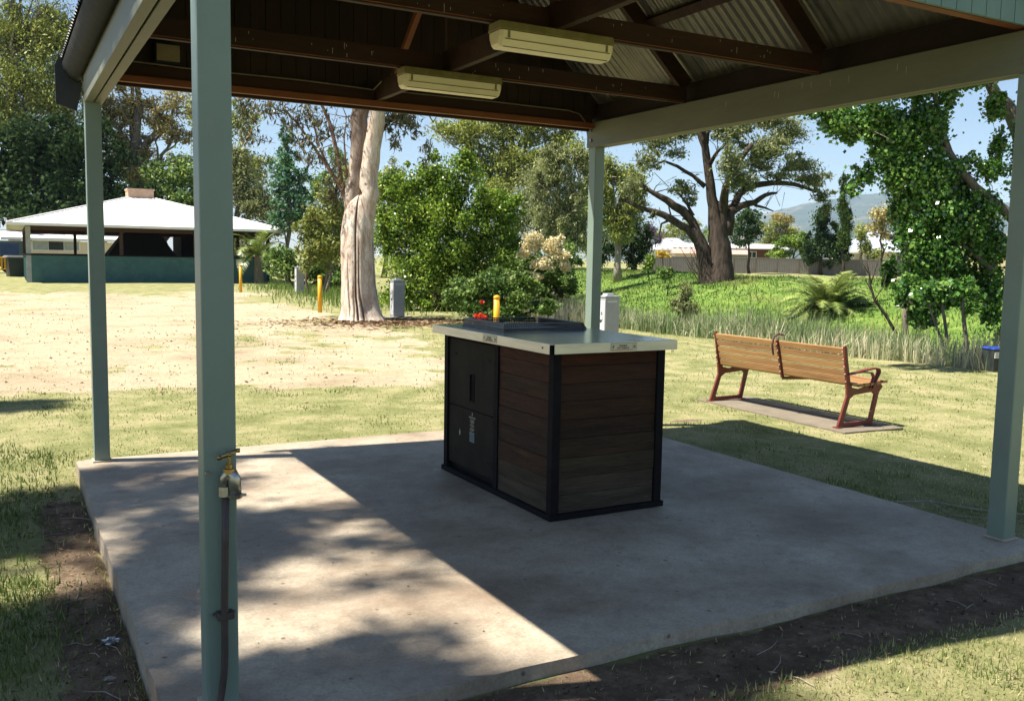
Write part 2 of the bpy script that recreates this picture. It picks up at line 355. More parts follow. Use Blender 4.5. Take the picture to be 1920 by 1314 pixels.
def axis(lo, hi, step, far, g=1.09):
    a = list(np.arange(lo, hi+1e-6, step)); s = step; x = hi
    while x < far: s *= g; x += s; a.append(x)
    s = step; x = lo; b = []
    while x > -far: s *= g; x -= s; b.append(x)
    return np.array(sorted(b)+a)
gx = axis(-2, 15, .14, 9500); gy = axis(-1, 28, .14, 9500)
GX, GY = np.meshgrid(gx, gy); GZ = height(GX, GY)
nx, ny = len(gx), len(gy)
inslab = (GX > .50) & (GX < 4.68) & (GY > 2.80) & (GY < 6.86); GZ = np.where(inslab, -.2, GZ)
V = np.stack([GX.ravel(), GY.ravel(), GZ.ravel()], 1)
ii = np.arange((ny-1)*nx).reshape(ny-1, nx)[:, :-1].ravel()
F = np.stack([ii, ii+1, ii+nx+1, ii+nx], 1)
za, zb_, zc = zone_masks(GX.ravel(), GY.ravel())
zc = np.where((GY.ravel() > 55) | (GX.ravel() > 34), zc*.3, zc)
colr = np.stack([za, zb_, zc, np.ones_like(za)], 1)
g = np_mesh('ground', V, F, ground_mat(), attrs={'zone': ('POINT', 'FLOAT_COLOR', colr)}, smooth=True)
tag(g, kind='structure')

# distant hills
def hills(name, D, prof, depth, m):
    """prof: (px, py) skyline points of the photograph; the hill has a near foot and slopes back beyond the ridge"""
    pxs = np.array([p[0] for p in prof], float); pys = np.array([p[1] for p in prof], float)
    xs = np.linspace(pxs[0], pxs[-1], 150); ys = np.interp(xs, pxs, pys)
    rows = []
    for k, (f, hh) in enumerate(((.55, 0), (.66, .16), (.76, .38), (.86, .62), (.94, .85), (1, 1), (1.08, .8), (1.3, 0))):
        row = []
        for j, x in enumerate(xs):
            p = at(x, ys[j], D); h = p[2]; q = at(x, 495, D*f)
            nz = (fbm(np.array([j*.13+k]), np.array([k*1.7+D*.01]))[0]-.5)*.22*D*.08 if 0 < k < 5 else (fbm(np.array([j*.5]), np.array([3.]), 3)[0]-.5)*.004*D*(k == 5)
            row.append((q[0], q[1], -.5+h*hh+nz*(hh > 0)))
        rows.append(row)
    v = np.array(rows).reshape(-1, 3); n = len(xs); m_ = len(rows)
    i = np.arange((m_-1)*n).reshape(m_-1, n)[:, :-1].ravel()
    o = np_mesh(name, v, np.stack([i, i+1, i+n+1, i+n], 1), m, smooth=True)
    return tag(o, kind='structure')
hill_m = nmat('wooded_hill', (.07, .085, .05), (.03, .045, .03), .006, .95, c3=(.20, .16, .09), s3=.003, t3=(.55, .66), spec=0)
hill_n = nmat('dry_grass_hill', (.33, .27, .12), (.20, .18, .08), .03, .95, c3=(.07, .09, .03), s3=.05, t3=(.55, .62), spec=0)
hills('hills', 6200, [(1150, 455), (1200, 432), (1260, 440), (1330, 425), (1420, 402), (1470, 392), (1540, 375), (1600, 368), (1640, 362), (1700, 350), (1780, 368), (1880, 380), (1990, 372), (2200, 400), (2600, 440)], 1, hill_m)
hills('foothills', 1500, [(1560, 480), (1600, 470), (1640, 448), (1700, 430), (1800, 425), (1900, 440), (2100, 455), (2400, 470)], 1, hill_n)

# ------------------------------------------------------------------ concrete slab (setting)
def slab():
    x0, x1, y0, y1 = .417, 4.768, 2.724, 6.985
    bm = bmesh.new(); N = 60
    # irregular outline: the cast edge wanders a little
    pts = []
    def seg(a, b, amp):
        for i in range(N):
            t = i/N; x = a[0]+(b[0]-a[0])*t; y = a[1]+(b[1]-a[1])*t
            o = (fbm(np.array([x*1.7+3]), np.array([y*1.7]), 3)[0]-.5)*amp+(fbm(np.array([x*9.]), np.array([y*9.]), 2)[0]-.5)*.012
            k = 0 if i == 0 else 1
            if abs(b[0]-a[0]) > abs(b[1]-a[1]): pts.append((x, y+o*k))
            else: pts.append((x+o*k, y))
    seg((x0, y0), (x1, y0), .05); seg((x1, y0), (x1, y1), .02); seg((x1, y1), (x0, y1), .02); seg((x0, y1), (x0, y0), .04)
    top = [bm.verts.new((x, y, 0)) for x, y in pts]; bot = [bm.verts.new((x, y, -.26)) for x, y in pts]
    tf = bm.faces.new(top); n = len(top)
    for i in range(n): bm.faces.new((top[i], bot[i], bot[(i+1) % n], top[(i+1) % n]))
    ed = [e for e in tf.edges]
    bmesh.ops.bevel(bm, geom=ed, offset=.022, segments=3, profile=.5, affect='EDGES')
    bmesh.ops.recalc_face_normals(bm, faces=bm.faces)
    me = bpy.data.meshes.new('concrete_slab'); bm.to_mesh(me); bm.free(); me.materials.append(slab_m)
    o = bpy.data.objects.new('concrete_slab', me); COL.objects.link(o); tag(o, kind='structure')
slab()

# ------------------------------------------------------------------ picnic shelter
X0, X1, Y0, Y1 = .529, 4.721, 2.892, 6.955; S = .1; ZB = 2.44; ZT = 2.655
EX0, EX1, EZ = .43, 4.82, 2.765; RX = 2.625; PT = .92; RZ = EZ+PT*(RX-EX0)
sh = empty('picnic_shelter', ((X0+X1)/2, (Y0+Y1)/2, 0), 0, 'open green steel picnic shelter over the concrete slab, iron gable roof on four square posts', 'shelter')
sh_inv = Matrix.Translation(-sh.location)
def part(mb, name, m, **k):
    o = mb.build(name, m, sh, **k); o.matrix_parent_inverse = sh_inv; return o
for (px_, py_) in ((X0, Y0), (X1-S, Y0), (X0, Y1-S), (X1-S, Y1-S)):
    p = part(MB().box(px_, px_+S, py_, py_+S, .004, ZT-.003), 'post', post_m, bevel=.008)
    part(MB().box(px_-.012, px_+S+.012, py_-.012, py_+S+.012, .001, .012), 'base_plate', conc_edge, bevel=.003)
# eave beams: a pair of boards hugging the posts with a dark slot between
for x in (X0-.001, X1-S-.014):
    for dx in (0, .062):
        part(MB().box(x+dx, x+dx+.052, Y0-.03, Y1+.02, ZB, ZT), 'eave_beam', beam_m, bevel=.004)
for y in (Y1-S+.035, Y1-S+.06, Y0+.04, Y0+.065):
    pass
for y in (Y1-.05, Y0+.05):
    for z in (2.50, 2.59):
        for x, d in ((X0-.001, -1), (X1-S-.014, -1)):
            part(MB().tube([(x, y, z), (x+d*.012, y, z)], .016, 8), 'bolt', bolt_m)
# fascia, gutters and eave timbers
for s_, xe, xi in ((1, EX0, X0), (-1, EX1, X1)):
    prof = [(xi-s_*.002, EZ-.02), (xi-s_*.002, EZ-.145), (xi-s_*.03, EZ-.158), (xi-s_*.075, EZ-.13), (xi-s_*.105, EZ-.085), (xi-s_*.115, EZ-.046)]
    m_ = MB(); n = len(prof); y0, y1 = 2.86, 7.16
    for y in (y0, y1):
        for (x, z) in prof: m_.v.append((x, y, z))
        for (x, z) in prof: m_.v.append((x+s_*.004, y, z+.004))
    for i in range(n-1):
        for k in (0, n): m_.f.append((i+k, i+k+1, i+k+1+2*n, i+k+2*n))
    part(m_, 'gutter', gutter_m, fix=False, smooth=True)
    for y in (y0, y1-.004): part(MB().prism(prof, y, y+.004), 'gutter_end', gutter_m)
    xa, xb = sorted((xi+s_*.012, xi+s_*.05))
    part(MB().box(xa, xb, 2.95, 7.05, ZT+.002, EZ+.05), 'wall_plate', timber_k)
# tie beams across, their rafters
for y in (4.32, 5.64):
    part(MB().box(X0+.112, X1-.112, y-.02, y+.02, ZT-.005, ZT+.115), 'tie_beam', timber_d, bevel=.003)
    for s_, xe in ((1, EX0+.17), (-1, EX1-.17)):
        a = (xe, y+.045, EZ+PT*.17-.13); b = (RX-s_*.02, y+.045, RZ-.15)
        part(MB().bar(a, b, .045, .12, (0, 0, 1)), 'rafter', timber_d)
    part(MB().box(RX-.02, RX+.02, y-.018, y+.018, ZT+.117, RZ-.2), 'king_post', timber_d)
part(MB().box(RX-.045, RX+.0, 3.07, 6.9, ZT-.008, ZT+.13), 'centre_beam', timber_d, bevel=.003)
part(MB().box(RX-.02, RX+.02, 2.9, 7.1, RZ-.19, RZ-.04), 'ridge_beam', timber_d)
part(MB().bar((RX+.05, 6.84, 2.72), (RX+.05, 5.75, 3.62), .04, .045), 'brace', timber_o)
for s_ in (1, -1):
    for k in (.55, 1.1, 1.65):
        xe = EX0 if s_ == 1 else EX1
        x = xe+s_*k; z = EZ+PT*k-.065
        part(MB().bar((x, 2.92, z), (x, 7.12, z), .07, .035, (s_*PT*-1, 0, 1)), 'purlin', timber_d)
# end plates with orange trims; vertical boarding in both gables
part(MB().box(X0+.112, X1-.112, Y1-.06, Y1-.02, 2.615, 2.73), 'end_plate', timber_d)
part(MB().box(X0+.112, X1-.112, Y1-.10, Y1-.062, 2.60, 2.645), 'end_trim', timber_o)
part(MB().box(X0+.112, X1-.112, Y1-.016, Y1+.02, 2.585, 2.70), 'end_fascia', timber_d)
part(MB().box(X0+.01, X1-.01, Y0+.075, Y0+.13, 2.668, 2.71), 'end_trim', timber_o)
part(MB().box(X0+.01, X1-.01, Y0+.055, Y0+.10, 2.712, 2.80), 'end_plate', timber_d)
w = .112
nb = int((X1-X0)/w)
gable_in = nmat('dark_boarding', (.045, .028, .018), (.025, .016, .011), 6, .85, .2, 30, stretch=(1, 1, .2))
for yy in (Y0+.028, Y1+.002):
    for i in range(nb+1):
        a = X0+i*w+.002; b = min(X0+(i+1)*w-.003, X1+.04)
        if a >= X1: continue
        za_ = EZ+PT*min(a-EX0, EX1-a)-.03; zb2 = EZ+PT*min(b-EX0, EX1-b)-.03
        zm = 2.66 if yy < 4 else 2.73
        poly = [(a, zm), (b, zm), (b, zb2), (a, za_)]
        if a < RX < b: poly = [(a, zm), (b, zm), (b, zb2), (RX, RZ-.05), (a, za_)]
        part(MB().prism(poly, yy, yy+.018), 'board', panel_m if yy < 4 else gable_in)
for yy in (Y0+.0465, Y1+.0205):  # added backing sheets that keep light from passing between the boards
    part(MB().prism([(X0+.02, 2.70), (X1-.02, 2.70), (X1-.02, EZ+PT*.10), (RX, RZ-.10), (X0+.02, EZ+PT*.10)], yy, yy+.004), 'gap_backing', gable_in)
# barge boards
for y in (2.90, 7.12):
    for s_, xe in ((1, EX0), (-1, EX1)):
        xo = xe-s_*.06; a = (xo, EZ-.055-.06); zo = EZ-.055
        poly = [(xo+s_*.0, zo-.26), (xo+s_*.13, zo-.30), (xo+s_*.17, zo-.10), (RX, RZ-.19), (RX, RZ+.04), (xo+s_*.03, zo+.065), (xo, zo-.0)]
        part(MB().prism(poly, y, y+.022), 'barge_board', barge_m)
# corrugated sheets
def sheet(s_, ya, yb):
    n = int((yb-ya)/.0127); ys = np.linspace(ya, yb, n+1); hh = .0085*np.sin(ys*2*math.pi/.076)
    xe = EX0-.022 if s_ == 1 else EX1+.022
    rows = []
    L = abs(RX-xe)
    nrm = np.array((-s_*PT, 0, 1.0)); nrm /= np.linalg.norm(nrm)
    for k in (0, .25, .5, .75, 1.0):
        x = xe+s_*L*k; z = EZ+PT*(abs(x-(EX0 if s_ == 1 else EX1)))*(1 if k else -1)
        if k == 0: z = EZ-.010
        rows.append(np.stack([x+nrm[0]*hh, ys, z+nrm[2]*hh], 1))
    v = np.concatenate(rows); m = n+1
    i = (np.arange(4)[:, None]*m+np.arange(n)[None]).ravel(); f = np.stack([i, i+1, i+m+1, i+m], 1)
    # underside, a millimetre below
    v2 = v-nrm*.0012; f2 = f[:, ::-1]+len(v)
    o = np_mesh('roof_sheet', np.concatenate([v, v2]), np.concatenate([f, f2]), sheet_m, sh, smooth=True); o.matrix_parent_inverse = sh_inv
for s_ in (1, -1):
    for k in range(6):
        a = 2.84+k*.7220; sheet(s_, a-.019, a+.722)
part(MB().tube([(RX, 2.84, RZ+.01), (RX, 7.15, RZ+.01)], .045, 8), 'ridge_cap', gutter_m)
# conduit clipped along the far plate, up to the centre
cz = 2.735
part(MB().tube([(X0+.16, Y1-.075, cz+.01), (1.2, Y1-.075, cz), (2.0, Y1-.075, cz+.006), (2.45, Y1-.075, cz-.002), (2.56, Y1-.09, cz-.01), (2.565, Y1-.25, cz+.03)], .0055, 6), 'conduit', conduit_m)
part(MB().tube([(2.72, Y1-.075, cz), (3.6, Y1-.075, cz+.004), (4.35, Y1-.075, cz), (4.46, Y1-.076, cz-.02), (4.53, Y1-.076, cz-.09)], .0055, 6), 'conduit', conduit_m)
for y in (4.32, 5.64):
    part(MB().tube([(X0+.14, y-.026, ZT+.006), (RX-.1, y-.026, ZT+.004)], .0028, 6), 'conduit', timber_o)
    part(MB().tube([(RX+.3, y-.026, ZT+.006), (X1-.14, y-.026, ZT+.004)], .0028, 6), 'conduit', timber_o)

# bird droppings streaked down the timbers
m_ = MB(); rr = random.Random(5)
for y in (4.32, 5.64):
    for i in range(30):
        x = rr.choice((1.3, 1.9, 2.9, 3.4, 3.9))+rr.gauss(0, .16); h = rr.uniform(.004, .025)*(1 if rr.random() < .8 else 2); z = rr.uniform(ZT+.02, ZT+.105)
        m_.add([(x-.0015, y-.0212, z), (x+.0015, y-.0212, z), (x+.001, y-.0212, z-h), (x-.001, y-.0212, z-h)], [(0, 1, 2, 3)])
for i in range(9):
    y = rr.uniform(3.1, 5.2); z = rr.uniform(2.58, 2.65); x = X1-S-.0155
    m_.add([(x, y-.002, z), (x, y+.002, z), (x, y+.001, z-.04), (x, y-.001, z-.04)], [(0, 1, 2, 3)])
tag(part(m_, 'dropping_streaks', nmat('droppings', (.5, .48, .42)), fix=False), kind='stuff')

# ------------------------------------------------------------------ fluorescent batten lights
def light_fix(x0, y, L, label):
    t = empty('strip_light', (x0+L/2, y, ZT-.005), 0, label, 'light fitting', 'strip lights under the shelter roof')
    h = L/2
    MB().prism([(-.06, 0), (.06, 0), (.072, -.045), (-.072, -.045)], -h, h, axis='x').build('housing', lampb, t, bevel=.006)
    prof = [(-.070, -.047), (.070, -.047), (.066, -.085), (.042, -.128), (-.042, -.128), (-.066, -.085)]
    n = len(prof); m_ = MB()
    for k, (xx, sc) in enumerate(((-h+.002, .82), (-h+.02, 1), (h-.02, 1), (h-.002, .82))):
        for a, b in prof: m_.v.append((xx, a*sc, -.047+(b+.047)*(sc if sc < 1 else 1)))
    for k in range(3):
        for i in range(n): m_.f.append((k*n+i, k*n+(i+1) % n, (k+1)*n+(i+1) % n, (k+1)*n+i))
    m_.f.append(tuple(range(n))); m_.f.append(tuple(3*n+i for i in reversed(range(n))))
    MB.build(m_, 'diffuser', lens_m, t, bevel=.004)
    m_ = MB()
    for z in (-.090, -.124): m_.box(-h+.03, h-.03, -.0705 if z > -.1 else -.046, -.066 if z > -.1 else -.040, z-.003, z+.001)
    m_.build('rib', lampb, t)
    for xx in (-h+.05, h-.05): MB().box(xx-.006, xx+.006, -.072, -.066, -.085, -.05).build('clip', lampb, t)
light_fix(2.27, 5.60, .70, 'yellowed strip light on the farther tie beam, the left and smaller looking of the two')
light_fix(2.245, 4.28, .70, 'yellowed strip light on the nearer tie beam, the right and larger looking of the two')
jb = empty('junction_box', (1.06, 6.86, 2.815), 0, 'small square metal box with a pale face under the roof between the two left posts', 'box')
MB().box(-.085, .085, -.03, .03, -.065, .065).build('body', gutter_m, jb, bevel=.004)
MB().box(-.075, .075, -.034, -.0305, -.055, .055).build('face', nmat('box_face', (.30, .24, .13), (.2, .16, .09), 9, .6), jb)

# ------------------------------------------------------------------ tap and pipe on the near post
tp = empty('tap', (.590, Y0, .0), 0, 'brass garden tap with a pipe running down the near left post', 'tap')
yf = -.028
MB().tube([(-.035, yf-.005, .035), (-.028, yf-.003, .05), (-.022, yf, .08), (-.015, yf, .13), (-.011, yf, .2), (-.010, yf, .36), (-.005, yf, .55), (-.002, yf, .705)], .0115, 10).build('pipe', copper_m, tp, smooth=True)
MB().box(-.032, .018, -.040, -.002, .312, .334).build('pipe_clip', copper_m, tp, bevel=.002)
for dx in (-.038, .024): MB().tube([(dx, -.004, .323), (dx, 0, .323)], .005, 6).build('screw', bolt_m, tp)
MB().tube([(-.006, yf, .705), (-.006, yf, .735)], [.017, .016], 6).build('nut', tapm, tp)
MB().tube([(-.006, yf, .733), (-.006, yf-.004, .762), (.003, yf-.008, .778), (.016, yf-.010, .775), (.022, yf-.012, .76), (.024, yf-.014, .71)], [.012, .014, .015, .019, .020, .019], 12).build('spout', tapm, tp, smooth=True)
MB().tube([(.024, yf-.014, .712), (.024, yf-.014, .700)], [.024, .021], 12).build('spout_flange', tapm, tp)
MB().box(.02, .058, yf-.02, yf-.006, .703, .710).build('outlet_lip', tapm, tp, bevel=.002)
MB().tube([(.008, yf-.008, .778), (.008, yf-.008, .792), (.008, yf-.008, .794), (.008, yf-.008, .806)], [.019, .018, .011, .011], 8).build('bonnet', brass_m, tp)
MB().tube([(.008, yf-.008, .806), (.008, yf-.008, .832)], .0055, 8).build('spindle', brass_m, tp)
hm = MB()
hm.tube([(-.020, yf-.010, .829), (.008, yf-.008, .838), (.034, yf-.006, .846)], [.0055, .0075, .0055], 8)
for e in ((-.022, yf-.010, .829), (.036, yf-.006, .8465)): hm.tube([(e[0], e[1], e[2]-.006), (e[0], e[1], e[2]+.006)], [.0065, .0065], 8)
hm.tube([(.008, yf-.024, .836), (.008, yf+.01, .838)], .005, 8)
hm.build('handle', brass_m, tp, smooth=True)
MB().tube([(-.052, .0, .776), (-.052, -.012, .776)], .007, 8).build('bolt', bolt_m, tp)

# ------------------------------------------------------------------ barbecue
bx0, bx1, by0, by1, bz = 2.631, 3.399, 4.256, 5.673, .937
bq = empty('barbecue', ((bx0+bx1)/2, (by0+by1)/2, 0), 0, 'public barbecue with dark timber sides and stainless steel top in the middle of the slab', 'barbecue')
bqi = Matrix.Translation(-bq.location)
def bp_(mb, name, m, parent=bq, **k):
    o = mb.build(name, m, parent, **k)
    if parent is bq: o.matrix_parent_inverse = bqi
    return o
bp_(MB().box(bx0-.012, bx1+.012, by0-.012, by1+.012, .003, .035), 'plinth', frame_m, bevel=.003)
bp_(MB().box(bx0+.04, bx1-.04, by0+.04, by1-.04, .03, bz-.01), 'carcass', frame_m)
pw = .052
for (ax, ay) in ((bx0, by0), (bx1-pw, by0), (bx0, by1-pw), (bx1-pw, by1-pw)):
    bp_(MB().box(ax, ax+pw, ay, ay+pw, .035, bz), 'corner_post', frame_m, bevel=.002)
bp_(MB().box(bx0+.003, bx0+.04, 4.905, 4.955, .036, bz), 'mullion', frame_m, bevel=.002)
rows = [(.036, .135), (.138, .232), (.235, .345), (.348, .455), (.458, .560), (.563, .665), (.668, .765), (.768, .862), (.865, .935)]
rr = random.Random(2)
for i, (a, b) in enumerate(rows):                       # the horizontal boards of each timber panel
    mi = 8-i
    bp_(MB().box(bx0+pw+.002, bx1-pw-.002, by0+.012+rr.uniform(-.003, .003), by0+.035, a, b+.0008), 'board', board_ms[mi], bevel=.0012)
for i, (a, b) in enumerate(rows):
    mi = [7, 6, 3, 4, 2, 1, 3, 0, 0][i]; k = .012+rr.uniform(-.003, .003)
    bp_(MB().box(bx0+k, bx0+.035, by0+pw+.002, 4.903, a, b+.0008), 'board', board_ms[mi], bevel=.0012)
    bp_(MB().box(bx1-.035, bx1-k, by0+pw+.002, by1-pw-.002, a, b+.0008), 'board', board_ms[mi], bevel=.0012)
    bp_(MB().box(bx0+pw+.002, bx1-pw-.002, by1-.035, by1-k, a, b+.0008), 'board', board_ms[8-i], bevel=.0012)
# cabinet door in two leaves with an upright slot handle
door = bp_(MB().box(bx0+.014, bx0+.03, 4.957, by1-pw-.002, .075, .468).box(bx0+.013, bx0+.03, 4.957, by1-pw-.002, .473, .915), 'door', cab_m, bevel=.002)
m_ = MB(); hx = bx0+.0125
slot = []
for i in range(8): a = math.pi*i/7; slot.append((5.262+.026*math.cos(a), .688+.020*math.sin(a)))
for i in range(8): a = math.pi+math.pi*i/7; slot.append((5.262+.026*math.cos(a), .540+.020*math.sin(a)))
m_.prism(slot, hx-.0015, hx+.004, axis='x'); o = bp_(m_, 'handle', alu_m); 
bp_(MB().box(bx0+.002, bx0+.0125, 5.288, 5.296, .53, .70), 'handle_lip', cab_m)
for z in (.82, .17):
    for y in (5.05, 5.52): bp_(MB().box(bx0+.009, bx0+.0128, y-.018, y+.018, z-.006, z+.006), 'hinge_weld', cab_m)
# printed notice on the door: small lines of text over a blue sticker, and a flame mark
def text_mesh(body, size, name, m, parent, loc, rot, align='CENTER', bold=.0, space=1.0):
    c = bpy.data.curves.new(name, 'FONT'); c.body = body; c.size = size; c.align_x = align; c.extrude = .0003; c.offset = bold; c.space_line = space; c.resolution_u = 2
    to = bpy.data.objects.new(name, c); COL.objects.link(to)
    dg = bpy.context.evaluated_depsgraph_get(); me = bpy.data.meshes.new_from_object(to.evaluated_get(dg))
    bpy.data.objects.remove(to); bpy.data.curves.remove(c)
    me.materials.clear(); me.materials.append(m)
    o = bpy.data.objects.new(name, me); COL.objects.link(o); o.parent = parent; o.location = loc; o.rotation_euler = rot
    return o
XF = (R(90), 0, R(-90))          # lettering on a face that looks towards -X
bl = Vector(bq.location)
def L(x, y, z): return Vector((x, y, z))-bl
text_mesh('INSTRUCTIONS', .013, 'notice_heading', whiteprint, bq, L(bx0+.0125, 5.265, .418), XF, bold=.0006)
m_ = MB(); rr = random.Random(9)
for i, (z, w_) in enumerate(((.405, .062), (.398, .052), (.391, .058), (.384, .036), (.374, .044), (.367, .060), (.360, .040), (.349, .062), (.342, .058), (.335, .046))):
    y = 5.265-w_/2
    while y < 5.265+w_/2:
        ww = rr.uniform(.003, .009); m_.add([(bx0+.0125, y, z), (bx0+.0125, y+ww, z), (bx0+.0125, y+ww, z+.0042), (bx0+.0125, y, z+.0042)], [(0, 1, 2, 3)]); y += ww+.0018
tag(bp_(m_, 'notice_lines', whiteprint, fix=False), kind='stuff')
bp_(MB().prism([(5.258, .445), (5.262, .458), (5.267, .446), (5.270, .452), (5.271, .440), (5.265, .433)], bx0+.0118, bx0+.0126, axis='x'), 'flame_mark', whiteprint)
bp_(MB().prism([(5.435, .30), (5.445, .325), (5.455, .30), (5.450, .280), (5.440, .280)], bx0+.0118, bx0+.0126, axis='x'), 'flame_mark', whiteprint)
bp_(MB().box(bx0+.0118, bx0+.0127, 5.23, 5.30, .262, .328), 'blue_sticker', blueprint)
# bench top: folded stainless sheet with deep edges
tx0, tx1, ty0, ty1, tz0, tz1 = 2.552, 3.415, 4.172, 5.70, .945, 1.0
bp_(MB().box(tx0+.003, tx1-.003, ty0+.003, ty1-.003, tz1-.006, tz1), 'benchtop', steel_m, bevel=.002)
bp_(MB().box(tx0, tx0+.003, ty0+.006, ty1, tz0, tz1-.001), 'edge_strip', edge_m)
bp_(MB().box(tx0+.03, tx1, ty0-.002, ty0+.002, tz0, tz1-.001), 'edge_strip', edge_m)
bp_(MB().box(tx1-.002, tx1+.001, ty0+.004, ty1, tz0, tz1-.001), 'edge_strip', edge_m)
bp_(MB().box(tx0+.004, tx1-.003, ty1, ty1+.003, tz0, tz1-.001), 'edge_strip', edge_m)
bp_(MB().box(tx0+.012, tx0+.03, ty0+.012, ty0+.03, tz0-.005, tz1-.008), 'corner_bracket', frame_m)
bp_(MB().tube([(tx0-.003, ty0+.075, .975), (tx0, ty0+.075, .975)], .005, 8), 'rivet', frame_m)
# perforated wind guard round the hotplate
gx0, gx1, gy0_, gy1_ = 2.74, 3.33, 5.03, 5.62; gz0, gz1 = 1.0, 1.045
def guard():
    e = .012
    ring = MB()
    outer = [(gx0, gy0_), (gx1, gy0_), (gx1, gy1_), (gx0, gy1_)]; inn = [(gx0+.045, gy0_+.03), (gx1-.035, gy0_+.03), (gx1-.035, gy1_-.03), (gx0+.045, gy1_-.03)]
    ring.v += [(x, y, gz1) for x, y in outer]+[(x, y, gz1) for x, y in inn]+[(x, y, gz1-.004) for x, y in outer]+[(x, y, gz1-.004) for x, y in inn]
    for i in range(4):
        j = (i+1) % 4; ring.f += [(i, j, 4+j, 4+i), (8+i, 12+i, 12+j, 8+j), (i, 8+i, 8+j, j), (4+i, 4+j, 12+j, 12+i)]
    bp_(ring, 'guard_rim', blackst)
    # each side: a plate with real round holes
    def holes(ax, a0, a1, c, name='guard_side'):
        m_ = MB(); p = .0135; nn = int((a1-a0)/p); rws = 3; h = (gz1-.004-gz0)/rws
        for r in range(rws):
            for i in range(nn):
                cx = a0+(i+.5)*p; cz = gz0+(r+.5)*h; sh_ = 0
                o4 = [(cx-p/2, cz-h/2), (cx+p/2, cz-h/2), (cx+p/2, cz+h/2), (cx-p/2, cz+h/2)]
                i4 = [(cx+.0042*math.cos(a), cz+.0042*math.sin(a)) for a in (R(225), R(315), R(45), R(135))]
                for lst in (o4, i4):
                    for a, z in lst: m_.v.append((a, c, z) if ax == 'x' else (c, a, z))
                b = len(m_.v)-8
                for k in range(4): m_.f.append((b+k, b+(k+1) % 4, b+4+(k+1) % 4, b+4+k))
        bp_(m_, name, blackst, fix=False)
    holes('x', gx0, gx1, gy0_); holes('x', gx0, gx1, gy1_); holes('y', gy0_, gy1_, gx0); holes('y', gy0_, gy1_, gx1)
    bp_(MB().box(gx0+.05, gx1-.04, gy0_+.035, gy1_-.035, gz0+.001, gz0+.006), 'hotplate', nmat('hotplate_steel', (.20, .21, .23), (.13, .14, .16), 8, .3, metal=.9))
    bp_(MB().prism([(gx1, gz1), (gx1+.03, gz0+.001), (gx1+.001, gz0+.001)], gy0_, gy1_), 'guard_flange', blackst)
guard()
# the two warning stickers
def sticker(o_, rot, w_, h_):
    t = bpy.data.objects.new('warning_sticker', MB().box(-w_/2, w_/2, 0, .0008, -h_/2, h_/2).build('x', ink).data)
    for ob in [q for q in bpy.data.objects if q.name.startswith('x') and q.type == 'MESH' and q.data == t.data and q != t]: bpy.data.objects.remove(ob)
    COL.objects.link(t); t.parent = bq; t.location = o_; t.rotation_euler = (0, 0, rot)
    MB().box(-w_/2+.002, w_/2-.002, -.0006, 0, -h_/2+.002, h_/2-.002).build('plate', sign_m, t)
    text_mesh('WARNING', .0115, 'lettering', ink, t, (-.006, -.0012, .002), (R(90), 0, 0), bold=.0003)
    text_mesh('HOT SURFACE', .0125, 'lettering', ink, t, (-.006, -.0012, -.0115), (R(90), 0, 0), bold=.0003)
    MB().box(-w_/2+.004, w_/2-.034, -.0012, -.0006, -h_/2+.002, -h_/2+.0045).build('red_line', orange_i, t)
    MB().box(w_/2-.0285, w_/2-.0275, -.0012, -.0006, -h_/2+.003, h_/2-.003).build('divider', ink, t)
    for cx, a0, a1 in ((-w_/2+.017, 30, 300), (w_/2-.0145, 100, 330)):
        m_ = MB(); n = 12
        pts = [(cx+.0085*math.cos(R(a0+(a1-a0)*i/n)), -.0012, .0085*math.sin(R(a0+(a1-a0)*i/n))) for i in range(n+1)]
        ptsi = [(cx+.006*math.cos(R(a0+(a1-a0)*i/n)), -.0012, .006*math.sin(R(a0+(a1-a0)*i/n))) for i in range(n+1)]
        m_.add(pts+ptsi, [(i, i+1, n+2+i, n+1+i) for i in range(n)])
        m_.add([(cx-.004, -.0012, -.004), (cx, -.0012, -.005), (cx+.006, -.0012, .005), (cx+.001, -.0012, .006)], [(0, 1, 2, 3)])
        m_.build('symbol', ink, t, fix=False)
sticker(L(3.036, ty0-.0028, .9735), 0, .178, .042)
sticker(L(tx0-.0008, 4.86, .9735), R(-90), .178, .042)

# ------------------------------------------------------------------ park bench and its footing
pad = empty('bench_footing', (7.12, 6.85, -.1), 0)
bpy.data.objects.remove(pad)
pm = MB(); 
pp = [(6.72, 5.78), (7.46, 5.72), (7.52, 7.90), (6.80, 7.92)]
pm.prism(pp, -.16, -.078, axis='z'); o = pm.build('bench_footing', nmat('old_concrete', (.19, .16, .12), (.13, .11, .08), 5, .9, .4, 50), bevel=.006); tag(o, kind='structure')
bn = empty('park_bench', (6.9, 5.97, -.075), 0, 'slatted timber park bench with red steel frames on a concrete strip, facing the creek', 'bench')
